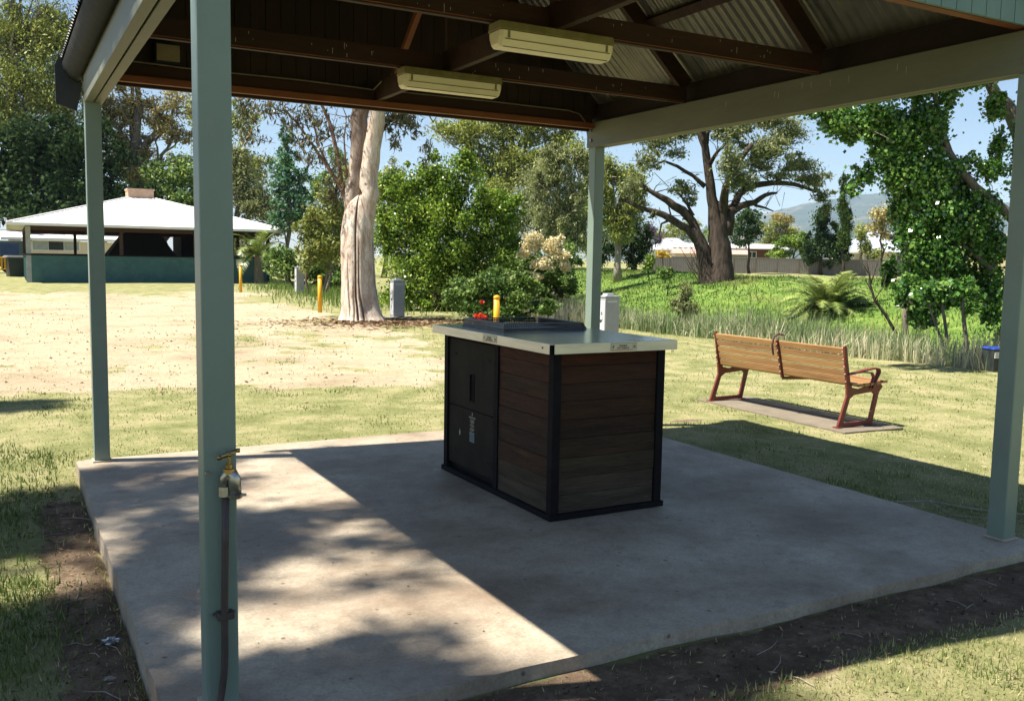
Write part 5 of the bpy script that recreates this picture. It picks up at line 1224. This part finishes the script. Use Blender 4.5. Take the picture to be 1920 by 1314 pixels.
cb = [(at(x, y, D+dd), (a*k, a*k*.9, b*k), w_) for x, y, a, b, dd, w_ in (
    (1530, 205, 30, 18, 0, .7), (1570, 225, 40, 34, 0, 1), (1610, 235, 44, 38, 0, 1), (1655, 225, 44, 34, 0, 1), (1690, 265, 44, 44, 0, 1), (1740, 235, 44, 54, 0, 1), (1660, 300, 34, 26, 0, .9), (1700, 330, 44, 40, 0, 1),
    (1620, 330, 26, 20, 0, .5), (1600, 355, 18, 14, 0, .35), (1745, 320, 44, 44, 0, 1), (1720, 390, 40, 44, 0, 1), (1770, 400, 44, 50, 0, 1), (1690, 400, 22, 40, 0, .8), (1715, 450, 38, 44, 0, 1), (1765, 480, 44, 44, 0, 1), (1725, 510, 36, 36, 0, 1),
    (1700, 550, 26, 26, 0, .9), (1740, 560, 36, 30, 0, 1), (1720, 598, 22, 14, 0, .8), (1775, 560, 18, 26, 0, .6), (1810, 550, 26, 22, 0, .7), (1820, 430, 34, 40, 0, 1), (1850, 400, 30, 40, 0, 1), (1860, 470, 26, 40, 0, 1), (1865, 560, 18, 50, 0, 1), (1800, 380, 34, 36, .5, 1), (1835, 455, 34, 36, .5, 1), (1795, 520, 34, 34, .5, 1), (1838, 525, 30, 34, .5, 1), (1790, 345, 30, 34, .5, 1), (1745, 455, 34, 40, .6, 1), (1700, 355, 34, 40, .6, 1), (1660, 255, 40, 30, .6, 1), (1735, 600, 22, 18, .4, .8), (1875, 640, 10, 34, 0, .8),
    (1855, 320, 26, 26, 0, .6), (1870, 270, 14, 30, 0, .8), (1865, 200, 20, 30, 0, .7), (1780, 180, 22, 22, 0, .7), (1820, 300, 16, 14, 0, .4), (1665, 520, 14, 24, 1, .8), (1670, 500, 10, 20, 1, .6), (1700, 150, 90, 40, 0, .7), (1830, 100, 90, 50, 0, .7), (1640, 70, 120, 50, 0, .5), (1950, 300, 60, 120, 0, .7), (1960, 480, 50, 80, 0, .6))]
add_leaves('crown', rt_, cb, 150000, .064, L_gloss, 99, .85, .1, kper=46, cs=.26, shell=.75)
twigs(rt_, cb, 8, 80, bark_g, .012)
# an overhanging bough of it that shades the lawn by the bin
cb = [((9.6, 10.3, 6.6), (1.2, .5, .4), 1), ((10.5, 10.0, 6.4), (.9, .4, .35), 1), ((8.9, 9.9, 6.8), (.6, .25, .3), .6)]
add_leaves('bough', rt_, cb, 5000, .085, L_gloss, 101, .85, .1, kper=14)
m_ = MB(); m_.tube([np.array(p)-b0 for p in ((15.8, 10.5, 5.5), (13, 10.3, 6.6), (11, 10.1, 6.6), (9.5, 10.1, 6.7))], [.12, .09, .06, .03], 8); m_.build('limb', bark_g, rt_, smooth=True, fix=False)

# slim saplings and a leaning dead stem at the right
SG = 'slim saplings under the glossy leaved tree'
for i, (pts, lb) in enumerate((([(1813, 645, 8), (1808, 610, 8), (1805, 575, 6), (1806, 540, 4)], 'pale slim sapling stem nearest the bin'),
                               ([(1768, 645, 5), (1755, 610, 5), (1742, 575, 4), (1735, 550, 3)], 'leaning sapling left of the pale one'),
                               ([(1775, 630, 6), (1771, 600, 6), (1766, 570, 5), (1764, 545, 3)], 'upright brown sapling between the leaning and the pale one'))):
    b_ = at(pts[0][0], pts[0][1], 16.5); t = empty('sapling', tuple(b_), 0, lb, 'sapling', SG)
    m_ = MB(); px_tube(m_, [(pts[0][0], pts[0][1]+26, pts[0][2])]+pts, 16.5, 7, off=b_); m_.build('stem', bark_g, t, smooth=True, fix=False)
    bb = [(at(pts[-1][0]+x, pts[-1][1]+y, 16.5), (.2, .2, .16), 1) for x, y in ((0, -6), (14, 10), (-10, 4), (20, 40) if i == 0 else (8, -12))]
    add_leaves('leaves', t, bb, 700, .07, L_gloss, 120+i, .8)
b_ = at(1675, 612, 17.5); t = empty('dead_stem', tuple(b_), 0, 'bare leaning dead stem between the palm and the glossy leaved tree', 'tree')
m_ = MB()
for j, l_ in enumerate(([(1680, 625, 6), (1660, 590, 5.5), (1640, 562, 5), (1632, 535, 4), (1630, 515, 3), (1625, 490, 2)], [(1632, 535, 3), (1640, 510, 2), (1650, 480, 1.3)], [(1630, 515, 2), (1618, 495, 1.5), (1612, 470, 1)], [(1640, 562, 2), (1655, 540, 1.6), (1662, 515, 1)], [(1636, 550, 2), (1625, 530, 1.4), (1622, 520, 1)])):
    px_tube(m_, l_, 17.5, 6, off=b_, seed=j)
m_.build('stem', bark_d, t, smooth=True, fix=False)
# bare twigs at the foot of the dark trunked gum
b_ = at(1318, 525, 41); t = empty('bare_shrub', tuple(b_), 0, 'leafless twiggy shrub at the foot of the dark trunked gum', 'shrub')
m_ = MB(); rs = np.random.default_rng(8)
for j in range(16):
    x1_, y1_ = 1300+rs.normal()*16, 480+rs.normal()*16
    px_tube(m_, [(1316+rs.normal()*5, 528, 2.4), ((1316+x1_)/2+rs.normal()*4, (528+y1_)/2, 1.8), (x1_, y1_, .9), (x1_+rs.normal()*8, y1_-10, .5)], 41, 4, off=b_, seed=j)
m_.build('twigs', bark_d, t, fix=False)
# grey green shrub on the bank, small bush by the trees
tree('bank_shrub', 'grey green spiky shrub growing on the far bank above the reeds', 'shrub', 1285, 27.5,
     [(1288, 545, 12, 18), (1280, 575, 18, 16), (1296, 580, 16, 18), (1284, 598, 20, 12), (1265, 570, 10, 12)], 3600, .11, L_grey, bark_d, .04, 130, -.5, .2, stems=2)
tree('bank_shrub', 'dark little shrub on the green bank left of the dark trunked gum', 'shrub', 1252, 40,
     [(1250, 515, 14, 10), (1240, 508, 10, 10), (1258, 508, 8, 8)], 1500, .10, L_mid, bark_d, .03, 131)
tree('bank_shrub', 'light green sapling in front of the left end of the fence', 'shrub', 1218, 48,
     [(1218, 490, 10, 16), (1212, 500, 10, 10)], 1300, .12, L_bright, bark_d, .03, 132)
# red flowers near the bollard
b_ = on(900, 617); b_[2] = -.1
t = empty('red_flowering_plant', tuple(b_), 0, 'scarlet flower cluster on a stalk beside the bollard behind the barbecue', 'plant')
Dd = float(np.dot(b_-CAM, fw))
m_ = MB()
for a in ((900, 588), (906, 560), (893, 598)): px_tube(m_, [(900, 622, 1.5), ((900+a[0])/2, 605, 1.2), (a[0], a[1], 1)], Dd, 5, off=b_)
m_.build('stalk', bark_d, t, fix=False)
kk = Dd/FOC
add_leaves('flowers', t, [(at(901, 594, Dd), (9*kk, 9*kk, 7*kk), 1), (at(893, 599, Dd), (5*kk, 5*kk, 4*kk), 1), (at(904, 566, Dd), (3*kk, 3*kk, 3*kk), .5), (at(912, 600, Dd), (5*kk, 5*kk, 5*kk), .6)], 900, .05, L_red, 140, .8)
add_leaves('leaves', t, [(at(900, 610, Dd), (12*kk, 12*kk, 8*kk), 1)], 500, .05, L_mid, 141, .6)

# ---- palms
def palm(name, label, base, Rl, nf, seed, lean=1.0, trunk=.0, lm=L_frond):
    r = np.random.default_rng(seed); t = empty(name, tuple(base), 0, label, 'palm')
    if trunk: MB().tube([(0, 0, -.2), (0, 0, trunk)], [.28, .22], 12).build('trunk', bark_g, t)
    for f_ in range(nf):
        az = 2*math.pi*(f_*.382)+r.normal()*.1; el = R(86-78*((f_+.5)/nf)**.75+r.normal()*4); L_ = Rl*(.75+.35*r.random())
        o_ = np.array((math.cos(az), math.sin(az), 0)); pts = []; p = np.array((o_[0]*.06, o_[1]*.06, trunk)); e = el; n_ = 14
        for i in range(n_+1):
            pts.append(p.copy()); p = p+(o_*math.cos(e)+np.array((0, 0, 1))*math.sin(e))*L_/n_; e -= R(7.2*lean)*(i/n_+.35)
        m_ = MB(); m_.tube(pts, [.022*(1-.8*i/n_) for i in range(n_+1)], 4)
        side = np.cross(o_, (0, 0, 1)); vs = []; T = []
        for i in range(2, n_*3+1):
            u = i/(n_*3); j = min(int(u*n_), n_-1); q = pts[j]+(pts[j+1]-pts[j])*(u*n_-j); d_ = pts[j+1]-pts[j]; d_ /= np.linalg.norm(d_)
            ll = Rl*.20*math.sin(math.pi*min(1, .12+u*.88))**.7+.03
            for s_ in (-1, 1):
                dv = side*s_*.75+d_*.62+np.array((0, 0, .28-.35*u)); dv /= np.linalg.norm(dv); dv += r.normal(size=3)*.06
                tipp = q+dv*ll-np.array((0, 0, .12*ll)); w2 = d_*.026*(Rl/2)
                b2 = len(m_.v); m_.v += [tuple(q-w2), tuple(q+w2), tuple(tipp)]; m_.f.append((b2, b2+1, b2+2))
        o = m_.build('frond', lm, t, fix=False)
        a = o.data.attributes.new('tint', 'FLOAT', 'FACE'); base_t = .25+.5*r.random()
        a.data.foreach_set('value', np.clip(base_t+r.normal(size=len(o.data.polygons))*.18, 0, 1).astype(np.float32))
    return t
b_ = at(1552, 583, 30); b_[2] = float(height(b_[0], b_[1]))
palm('date_palm', 'stemless date palm with arching fronds on the far bank slope', b_, 1.9, 60, 3, .95)
b_ = at(485, 500, 49.5); b_[2] = -.1
palm('feather_palm', 'feathery palm beside the right corner of the pavilion', b_, 2.5, 22, 5, 1.25, 1.5)

# the tree behind the photographer's left whose canopy dapples the slab
b0 = np.array((-6.6, 4.2, -.1)); st = empty('shade_tree', tuple(b0), 0, 'gum tree standing left of the shelter and casting dappled shade on the slab', 'tree')
m_ = MB(); m_.tube([(0, 0, -.1), (0, .1, 2), (.1, .1, 5), (.2, .3, 9), (.3, .4, 16)], [.42, .33, .27, .2, .08], 12)
for q in ((-2, -2, 9), (2.2, -1.5, 10), (1.5, 2.8, 10), (-2.2, 2, 11), (.5, -3.4, 10.5), (0, 3.6, 12)): m_.tube([(.1, .1, 5), (q[0]*.5, q[1]*.5, 7.2), q], [.14, .10, .04], 7)
m_.build('trunk', bark_l, st, smooth=True)
r = np.random.default_rng(31)
LIT = [(1.70, 4.65, .30, .22), (1.75, 5.55, .5, .5), (1.55, 6.25, .5, .2), (1.85, 3.2, .35, .55), (1.60, 5.45, .60, .36), (1.35, 6.2, .55, .16), (1.05, 3.50, .55, .30), (1.75, 2.95, .40, .25), (1.35, 4.05, .5, .20), (.85, 6.15, .35, .10), (.10, 4.85, .34, .42), (.1, 7.6, 1.6, .62), (-.6, 5.6, .6, .10), (1.3, 6.85, 1.4, .14), (1.9, 2.6, .3, .2), (1.7, 4.5, .25, .15), (.62, 4.75, .2, .07), (.6, 5.5, .25, .08)]
NL = 92000; P = []
hh = 10+7*r.random(4000)
gxy = np.stack([r.uniform(-2.6, 2.3, 4000), r.uniform(-1.5, 7.2, 4000)], 1)
gxy = gxy[:, :]; keep = np.ones(len(gxy), bool)
for (cx, cy_, ax, ay) in LIT: keep &= ((gxy[:, 0]-cx)/(ax*1.18))**2+((gxy[:, 1]-cy_)/(ay*1.25))**2 > 1
keep &= ~((gxy[:, 1] > 6.55))
gxy = gxy[keep]; hh = hh[:len(keep)][keep]
keep2 = r.random(len(gxy)) < .55
gxy, hh = gxy[keep2], hh[keep2]
gxy = np.concatenate([gxy, np.stack([r.uniform(-.6, .28, 60), r.uniform(10.1, 10.6, 60)], 1)]); hh = np.concatenate([hh, 11+2*r.random(60)])
C = np.stack([gxy[:, 0]-.526*(hh+.1), gxy[:, 1]+.16*(hh+.1), hh], 1)
idx = r.integers(0, len(C), NL); P = C[idx]+r.normal(size=(NL, 3))*np.array((.13, .10, .2))
v, f = leaf_cloud(P, .16, .38, .6, 33)
np_mesh('crown', v-b0, f, L_olive, st, {'tint': ('FACE', 'FLOAT', np.clip(.5+r.normal(size=NL)*.2, 0, 1))})

# ------------------------------------------------------------------ grasses (stuff)
def blades(name, xy, h, w_, m, lean=.35, seed=0, tint=None, seg=1):
    r = np.random.default_rng(seed); N = len(xy); z = height(xy[:, 0], xy[:, 1])
    a = r.random(N)*2*math.pi; s_ = np.stack([np.cos(a), np.sin(a), np.zeros(N)], 1)*(w_*(.6+.8*r.random(N)))[:, None]*.5
    b = r.random(N)*2*math.pi; ln = (np.abs(r.normal(size=N))*lean*h)
    tip = np.stack([np.cos(b)*ln, np.sin(b)*ln, np.sqrt(np.maximum(h*h-ln*ln, (h*.2)**2))], 1)
    base = np.stack([xy[:, 0], xy[:, 1], z-.008], 1)
    if seg == 1:
        v = np.stack([base-s_, base+s_, base+tip], 1).reshape(-1, 3); f = np.arange(N*3).reshape(N, 3)
        T = tint
    else:
        mid_ = base+tip*np.array((.35, .35, .6)); v = np.stack([base-s_, base+s_, mid_+s_*.7, mid_-s_*.7], 1); v2 = np.stack([mid_-s_*.7, mid_+s_*.7, base+tip, base+tip-s_*.02], 1)
        v = np.concatenate([v.reshape(-1, 3), v2.reshape(-1, 3)]); f = np.arange(N*8).reshape(N*2, 4); T = np.concatenate([tint, tint])
    o = np_mesh(name, v, f, m, None, {'tint': ('FACE', 'FLOAT', T)}); return tag(o, kind='stuff')
lawn_m = leafmat('lawn_blades', (0.08, 0.125, 0.028), (0.22, 0.265, 0.085), (0.53, 0.47, 0.25), .3, .6, .2)
reed_m = leafmat('reed_blades', (0.09, 0.16, 0.05), (0.29, 0.33, 0.17), (0.7, 0.62, 0.45), 0.35, .6, .2)
bank_m = leafmat('bank_blades', (.035, .08, .014), (.105, .185, .034), (.27, .30, .09), .3, .6, .2)
r = np.random.default_rng(55)
XY = []; HH = []
CF = fw[:2]/np.linalg.norm(fw[:2]); CR = rt[:2]/np.linalg.norm(rt[:2])
for (d0, d1, dens, h0) in ((1.6, 4.2, 8500, .024), (4.2, 7, 3400, .022), (7, 12, 1100, .021), (12, 22, 260, .028)):
    A = .62*(d1*d1-d0*d0)*1.02; n = int(A*dens)
    dd = np.sqrt(r.uniform(d0*d0, d1*d1, n)); u = r.uniform(-.62, .62, n)
    xy = CF[None]*dd[:, None]+CR[None]*(dd*u)[:, None]
    XY.append(xy); HH.append(np.full(n, h0))
XY = np.concatenate(XY); HH = np.concatenate(HH)
inside = (XY[:, 0] > .40) & (XY[:, 0] < 4.79) & (XY[:, 1] > 2.70) & (XY[:, 1] < 7.0)
inpad = (XY[:, 0] > 6.74) & (XY[:, 0] < 7.50) & (XY[:, 1] > 5.78) & (XY[:, 1] < 7.90)
sa, sb, lc = zone_masks(XY[:, 0], XY[:, 1])
patch = fbm(XY[:, 0]*1.3, XY[:, 1]*1.3)
pr = (1-sa)**1.5*(1-.97*sb)*(.35+1.1*sstep(.3, .6, patch)); ok = (~inside) & (~inpad) & (XY[:, 0] < creek(XY[:, 1])+.3) & (r.random(len(XY)) < pr)
XY, HH, patch = XY[ok], HH[ok], patch[ok]
tuft = sstep(.55, .75, fbm(XY[:, 0]*3, XY[:, 1]*3))
# longer, greener grass left of the slab
lg = ((XY[:, 0] < .3) & (XY[:, 1] < 8))
HH = HH*(.6+.8*r.random(len(HH)))*(1+.9*tuft+.8*lg)
tn = np.clip(.66-.40*lg-.15*tuft+(patch-.5)*-.7+r.normal(size=len(HH))*.24, 0, 1)
blades('lawn_grass', XY, HH, .0042+.0011*np.hypot(XY[:, 0], XY[:, 1])*.8, lawn_m, .95, 56, tn)
# reeds
n = 95000; yy = r.uniform(2, 44, n); tt = r.uniform(-.1, 3.6, n)**1.0; x = creek(yy)+tt
cl = fbm(x*.8, yy*.8); k = (r.random(n) < .25+1.2*sstep(.35, .6, cl)) & ~((tt < .7) & (r.random(n) < .35)); x, yy, tt, cl = x[k], yy[k], tt[k], cl[k]
hr = (.42+.62*sstep(0, 1.8, tt))*(.45+.85*r.random(len(x)))*(.6+.75*cl)
tn = np.clip(.56-.34*sstep(.3, 1.8, tt)+(fbm(x*.5+3, yy*.25)-.5)*1.6+r.normal(size=len(x))*.22, 0, 1)
blades('reeds', np.stack([x, yy], 1), hr, np.full(len(x), .020), reed_m, .42, 57, tn, seg=2)
# bank grass
n = 80000; yy = r.uniform(8, 56, n); tt = r.uniform(3.2, 20, n); x = creek(yy)+tt
sa, sb, lc = zone_masks(x, yy); k = r.random(n) < (1-.85*sb)
x, yy, tt = x[k], yy[k], tt[k]; pt = fbm(x*.45, yy*.45)
tn = np.clip(.5+(pt-.5)*1.5+r.normal(size=len(x))*.17, 0, 1)
blades('bank_grass', np.stack([x, yy], 1), (.07+.13*pt)*(.5+r.random(len(x))), np.full(len(x), .045), bank_m, .8, 58, tn)
# weeds in front of shrubs and along the pavilion wall
n = 5000; u = r.random(n); a = on(520, 540); b = on(745, 592); xy = a[None, :2]*(1-u[:, None])+b[None, :2]*u[:, None]+r.normal(size=(n, 2))*np.array((1.2, 1.6))+np.array((1.2, 2.2))
blades('weeds', xy, .18+.2*r.random(n), np.full(n, .03), bank_m, .5, 59, np.clip(.55+r.normal(size=n)*.2, 0, 1))
n = 2600; u = r.random(n); a = at(55, 530, 51.0); b = at(498, 532, 51.6); xy = a[None, :2]*(1-u[:, None])+b[None, :2]*u[:, None]+r.normal(size=(n, 2))*.12
blades('wall_weeds', xy, .06+.16*r.random(n)**2, np.full(n, .035), bank_m, .5, 60, np.clip(.6+r.normal(size=n)*.2, 0, 1))

# ------------------------------------------------------------------ litter
lit_m = leafmat('dry_litter', (.07, .04, .022), (.18, .11, .06), (.42, .30, .18), 0, .8, .1)
n = 3600; c = on(690, 606)[:2]; a = r.random(n)*2*math.pi; q = np.abs(r.normal(size=n))*1.15
xy = np.stack([c[0]+np.cos(a)*q*1.4+.5, c[1]+np.sin(a)*q*.9], 1); z = height(xy[:, 0], xy[:, 1])+.012
v, f = leaf_cloud(np.stack([xy[:, 0], xy[:, 1], z+r.random(n)*.03], 1), .13, .16, 0, 61, flat=.85)
tag(np_mesh('bark_litter', v, f, lit_m, None, {'tint': ('FACE', 'FLOAT', r.random(n))}), kind='stuff')
n = 1500; s1 = n//2
xy = np.concatenate([np.stack([r.uniform(.6, 5.2, s1), 2.42+r.normal(size=s1)*.2], 1), np.stack([.24+r.normal(size=n-s1)*.13, r.uniform(1.2, 6.6, n-s1)], 1)])
xy = xy[~((xy[:, 0] > .40) & (xy[:, 1] > 2.69))]; n = len(xy); z = height(xy[:, 0], xy[:, 1])+.006+.008*r.random(n)
v, f = leaf_cloud(np.stack([xy[:, 0], xy[:, 1], z], 1), .024, .22, 0, 62, flat=.8)
tag(np_mesh('leaf_litter', v, f, lit_m, None, {'tint': ('FACE', 'FLOAT', r.random(n))}), kind='stuff')
n = 900; xy = np.stack([r.uniform(-1, 12, n), r.uniform(1, 20, n)], 1); xy = xy[~((xy[:, 0] > .40) & (xy[:, 0] < 4.79) & (xy[:, 1] > 2.69) & (xy[:, 1] < 7.0))]; n = len(xy); z = height(xy[:, 0], xy[:, 1])+.03
v, f = leaf_cloud(np.stack([xy[:, 0], xy[:, 1], z], 1), .032, .3, 0, 63, flat=.7)
tag(np_mesh('fallen_leaves', v, f, lit_m, None, {'tint': ('FACE', 'FLOAT', .3+.7*r.random(n))}), kind='stuff')
# stones, clods and sticks in the bare soil and on the sand
def pebbles(name, xy, sz, m, seed):
    r = np.random.default_rng(seed); N = len(xy); z = height(xy[:, 0], xy[:, 1])
    base = np.array([(1, 0, 0), (-.5, .87, 0), (-.5, -.87, 0), (.1, .1, .8)])
    v = base[None]*(.5+r.random((N, 4, 3)))*sz[:, None, None]; a = r.random(N)*6.28
    ca, sa_ = np.cos(a)[:, None], np.sin(a)[:, None]; x_ = v[:, :, 0]*ca-v[:, :, 1]*sa_; y_ = v[:, :, 0]*sa_+v[:, :, 1]*ca
    v = np.stack([x_+xy[:, :1], y_+xy[:, 1:], v[:, :, 2]+z[:, None]-.001], 2).reshape(-1, 3)
    f = (np.arange(N)[:, None, None]*4+np.array([(0, 1, 3), (1, 2, 3), (2, 0, 3)])[None]).reshape(-1, 3)
    tag(np_mesh(name, v, f, m, None, {'tint': ('FACE', 'FLOAT', np.repeat(r.random(N), 3))}), kind='stuff')
clod_m = leafmat('soil_clods', (.05, .035, .025), (.12, .085, .058), (.24, .18, .125), 0, .95, .05)
n = 2600; h2 = n//2
xy = np.concatenate([np.stack([r.uniform(.5, 5.2, h2), 2.50+r.normal(size=h2)*.16], 1), np.stack([.22+r.normal(size=n-h2)*.12, r.uniform(1.2, 6.6, n-h2)], 1)])
xy = xy[~((xy[:, 0] > .39) & (xy[:, 1] > 2.69))]; pebbles('soil_clods', xy, .003+.010*r.random(len(xy))**3, clod_m, 71)
n = 5000; dd = r.uniform(9.5, 36, n); u = r.uniform(-.6, .1, n); xy = CF[None]*dd[:, None]+CR[None]*(dd*u)[:, None]
sa, sb, lc = zone_masks(xy[:, 0], xy[:, 1]); xy = xy[sa > .4]; pebbles('sand_stones', xy, .008+.022*r.random(len(xy))**3, clod_m, 72)
m_ = MB(); rr = random.Random(21)
for i in range(46):
    if i % 2: x, y = rr.uniform(.6, 4.9), rr.gauss(2.48, .12)
    else: x, y = rr.gauss(.22, .08), rr.uniform(1.6, 6.4)
    if x > .38 and y > 2.66: continue
    a_ = rr.random()*3.14; l_ = rr.uniform(.03, .11); z0 = float(height(x, y))+.004
    m_.tube([(x-l_*math.cos(a_), y-l_*math.sin(a_), z0), (x, y, z0+rr.uniform(.002, .01)), (x+l_*math.cos(a_+.3), y+l_*math.sin(a_+.3), z0)], [.0025, .002, .001], 4)
tag(m_.build('fallen_sticks', bark_l, fix=False), kind='stuff')
# specks and chips on the slab
m_ = MB(); rr = random.Random(12)
for i in range(70):
    x, y = rr.uniform(.6, 4.6), rr.uniform(2.9, 6.8)
    if 2.6 < x < 3.42 and 4.2 < y < 5.7: continue
    s_ = rr.uniform(.003, .009); a = rr.random()*6.28; pts = [(x+s_*math.cos(a+k*1.57)*rr.uniform(.5, 1.2), y+s_*math.sin(a+k*1.57)*rr.uniform(.5, 1.2), .0035) for k in range(4)]
    m_.add(pts+[(x, y, .0015+s_*.4)], [(0, 1, 4), (1, 2, 4), (2, 3, 4), (3, 0, 4)])
tag(m_.build('grit', lit_m), kind='stuff')
a = bpy.data.objects['grit'].data.attributes.new('tint', 'FLOAT', 'FACE'); a.data.foreach_set('value', np.random.default_rng(1).random(len(bpy.data.objects['grit'].data.polygons)).astype(np.float32))
# crumpled foil and a pale shard at the left edge of the slab
def crumple(name, loc, sc, m, label, cat, seed):
    rs = np.random.default_rng(seed); bm = bmesh.new(); bmesh.ops.create_icosphere(bm, subdivisions=3, radius=1)
    for v_ in bm.verts:
        d_ = 1+.35*rs.normal(); v_.co = Vector((v_.co.x*sc[0]*d_, v_.co.y*sc[1]*d_, v_.co.z*sc[2]*d_))
    me = bpy.data.meshes.new(name); bm.to_mesh(me); bm.free(); me.materials.append(m)
    o = bpy.data.objects.new(name, me); COL.objects.link(o); o.location = loc; o.rotation_euler = (0, 0, rs.random()*3); return tag(o, label, cat)
crumple('crumpled_foil', (.335, 3.83, -.08), (.016, .022, .012), foil, 'crumpled piece of silver foil on the soil at the left slab edge', 'litter', 4)
crumple('paper_scrap', (.30, 3.50, -.088), (.016, .010, .005), nmat('grey_paper', (.3, .27, .23)), 'dull grey paper scrap on the soil just below the foil', 'litter', 6)
# bare sticks beside the right slab edge
t = empty('fallen_branch', (5.3, 3.35, -.08), 0, 'thin bare fallen branch on the shaded grass beside the right slab edge', 'branch')
m_ = MB(); m_.tube([(-.45, .55, .02), (-.2, .35, .05), (.0, .05, .03), (.1, -.15, .05), (.12, -.3, .02)], .006, 5); m_.tube([(-.2, .35, .05), (-.3, .1, .03), (-.1, -.2, .05), (-.05, -.35, .02)], .004, 5); m_.build('twigs', bark_l, t)

# ------------------------------------------------------------------ haze
HAZE = True
if HAZE:
    hz = MB().box(-2500, 8200, -600, 8800, -3.0, 640).build('haze', None); tag(hz, kind='stuff')
    m = bpy.data.materials.new('haze'); m.use_nodes = True; n = m.node_tree.nodes; n.remove(n['Principled BSDF'])
    pv_ = n.new('ShaderNodeVolumePrincipled'); pv_.inputs['Color'].default_value = (.52, .72, 1.0, 1); pv_.inputs['Density'].default_value = .00008; pv_.inputs['Anisotropy'].default_value = 0
    m.node_tree.links.new(pv_.outputs[0], n['Material Output'].inputs['Volume']); hz.data.materials.append(m)
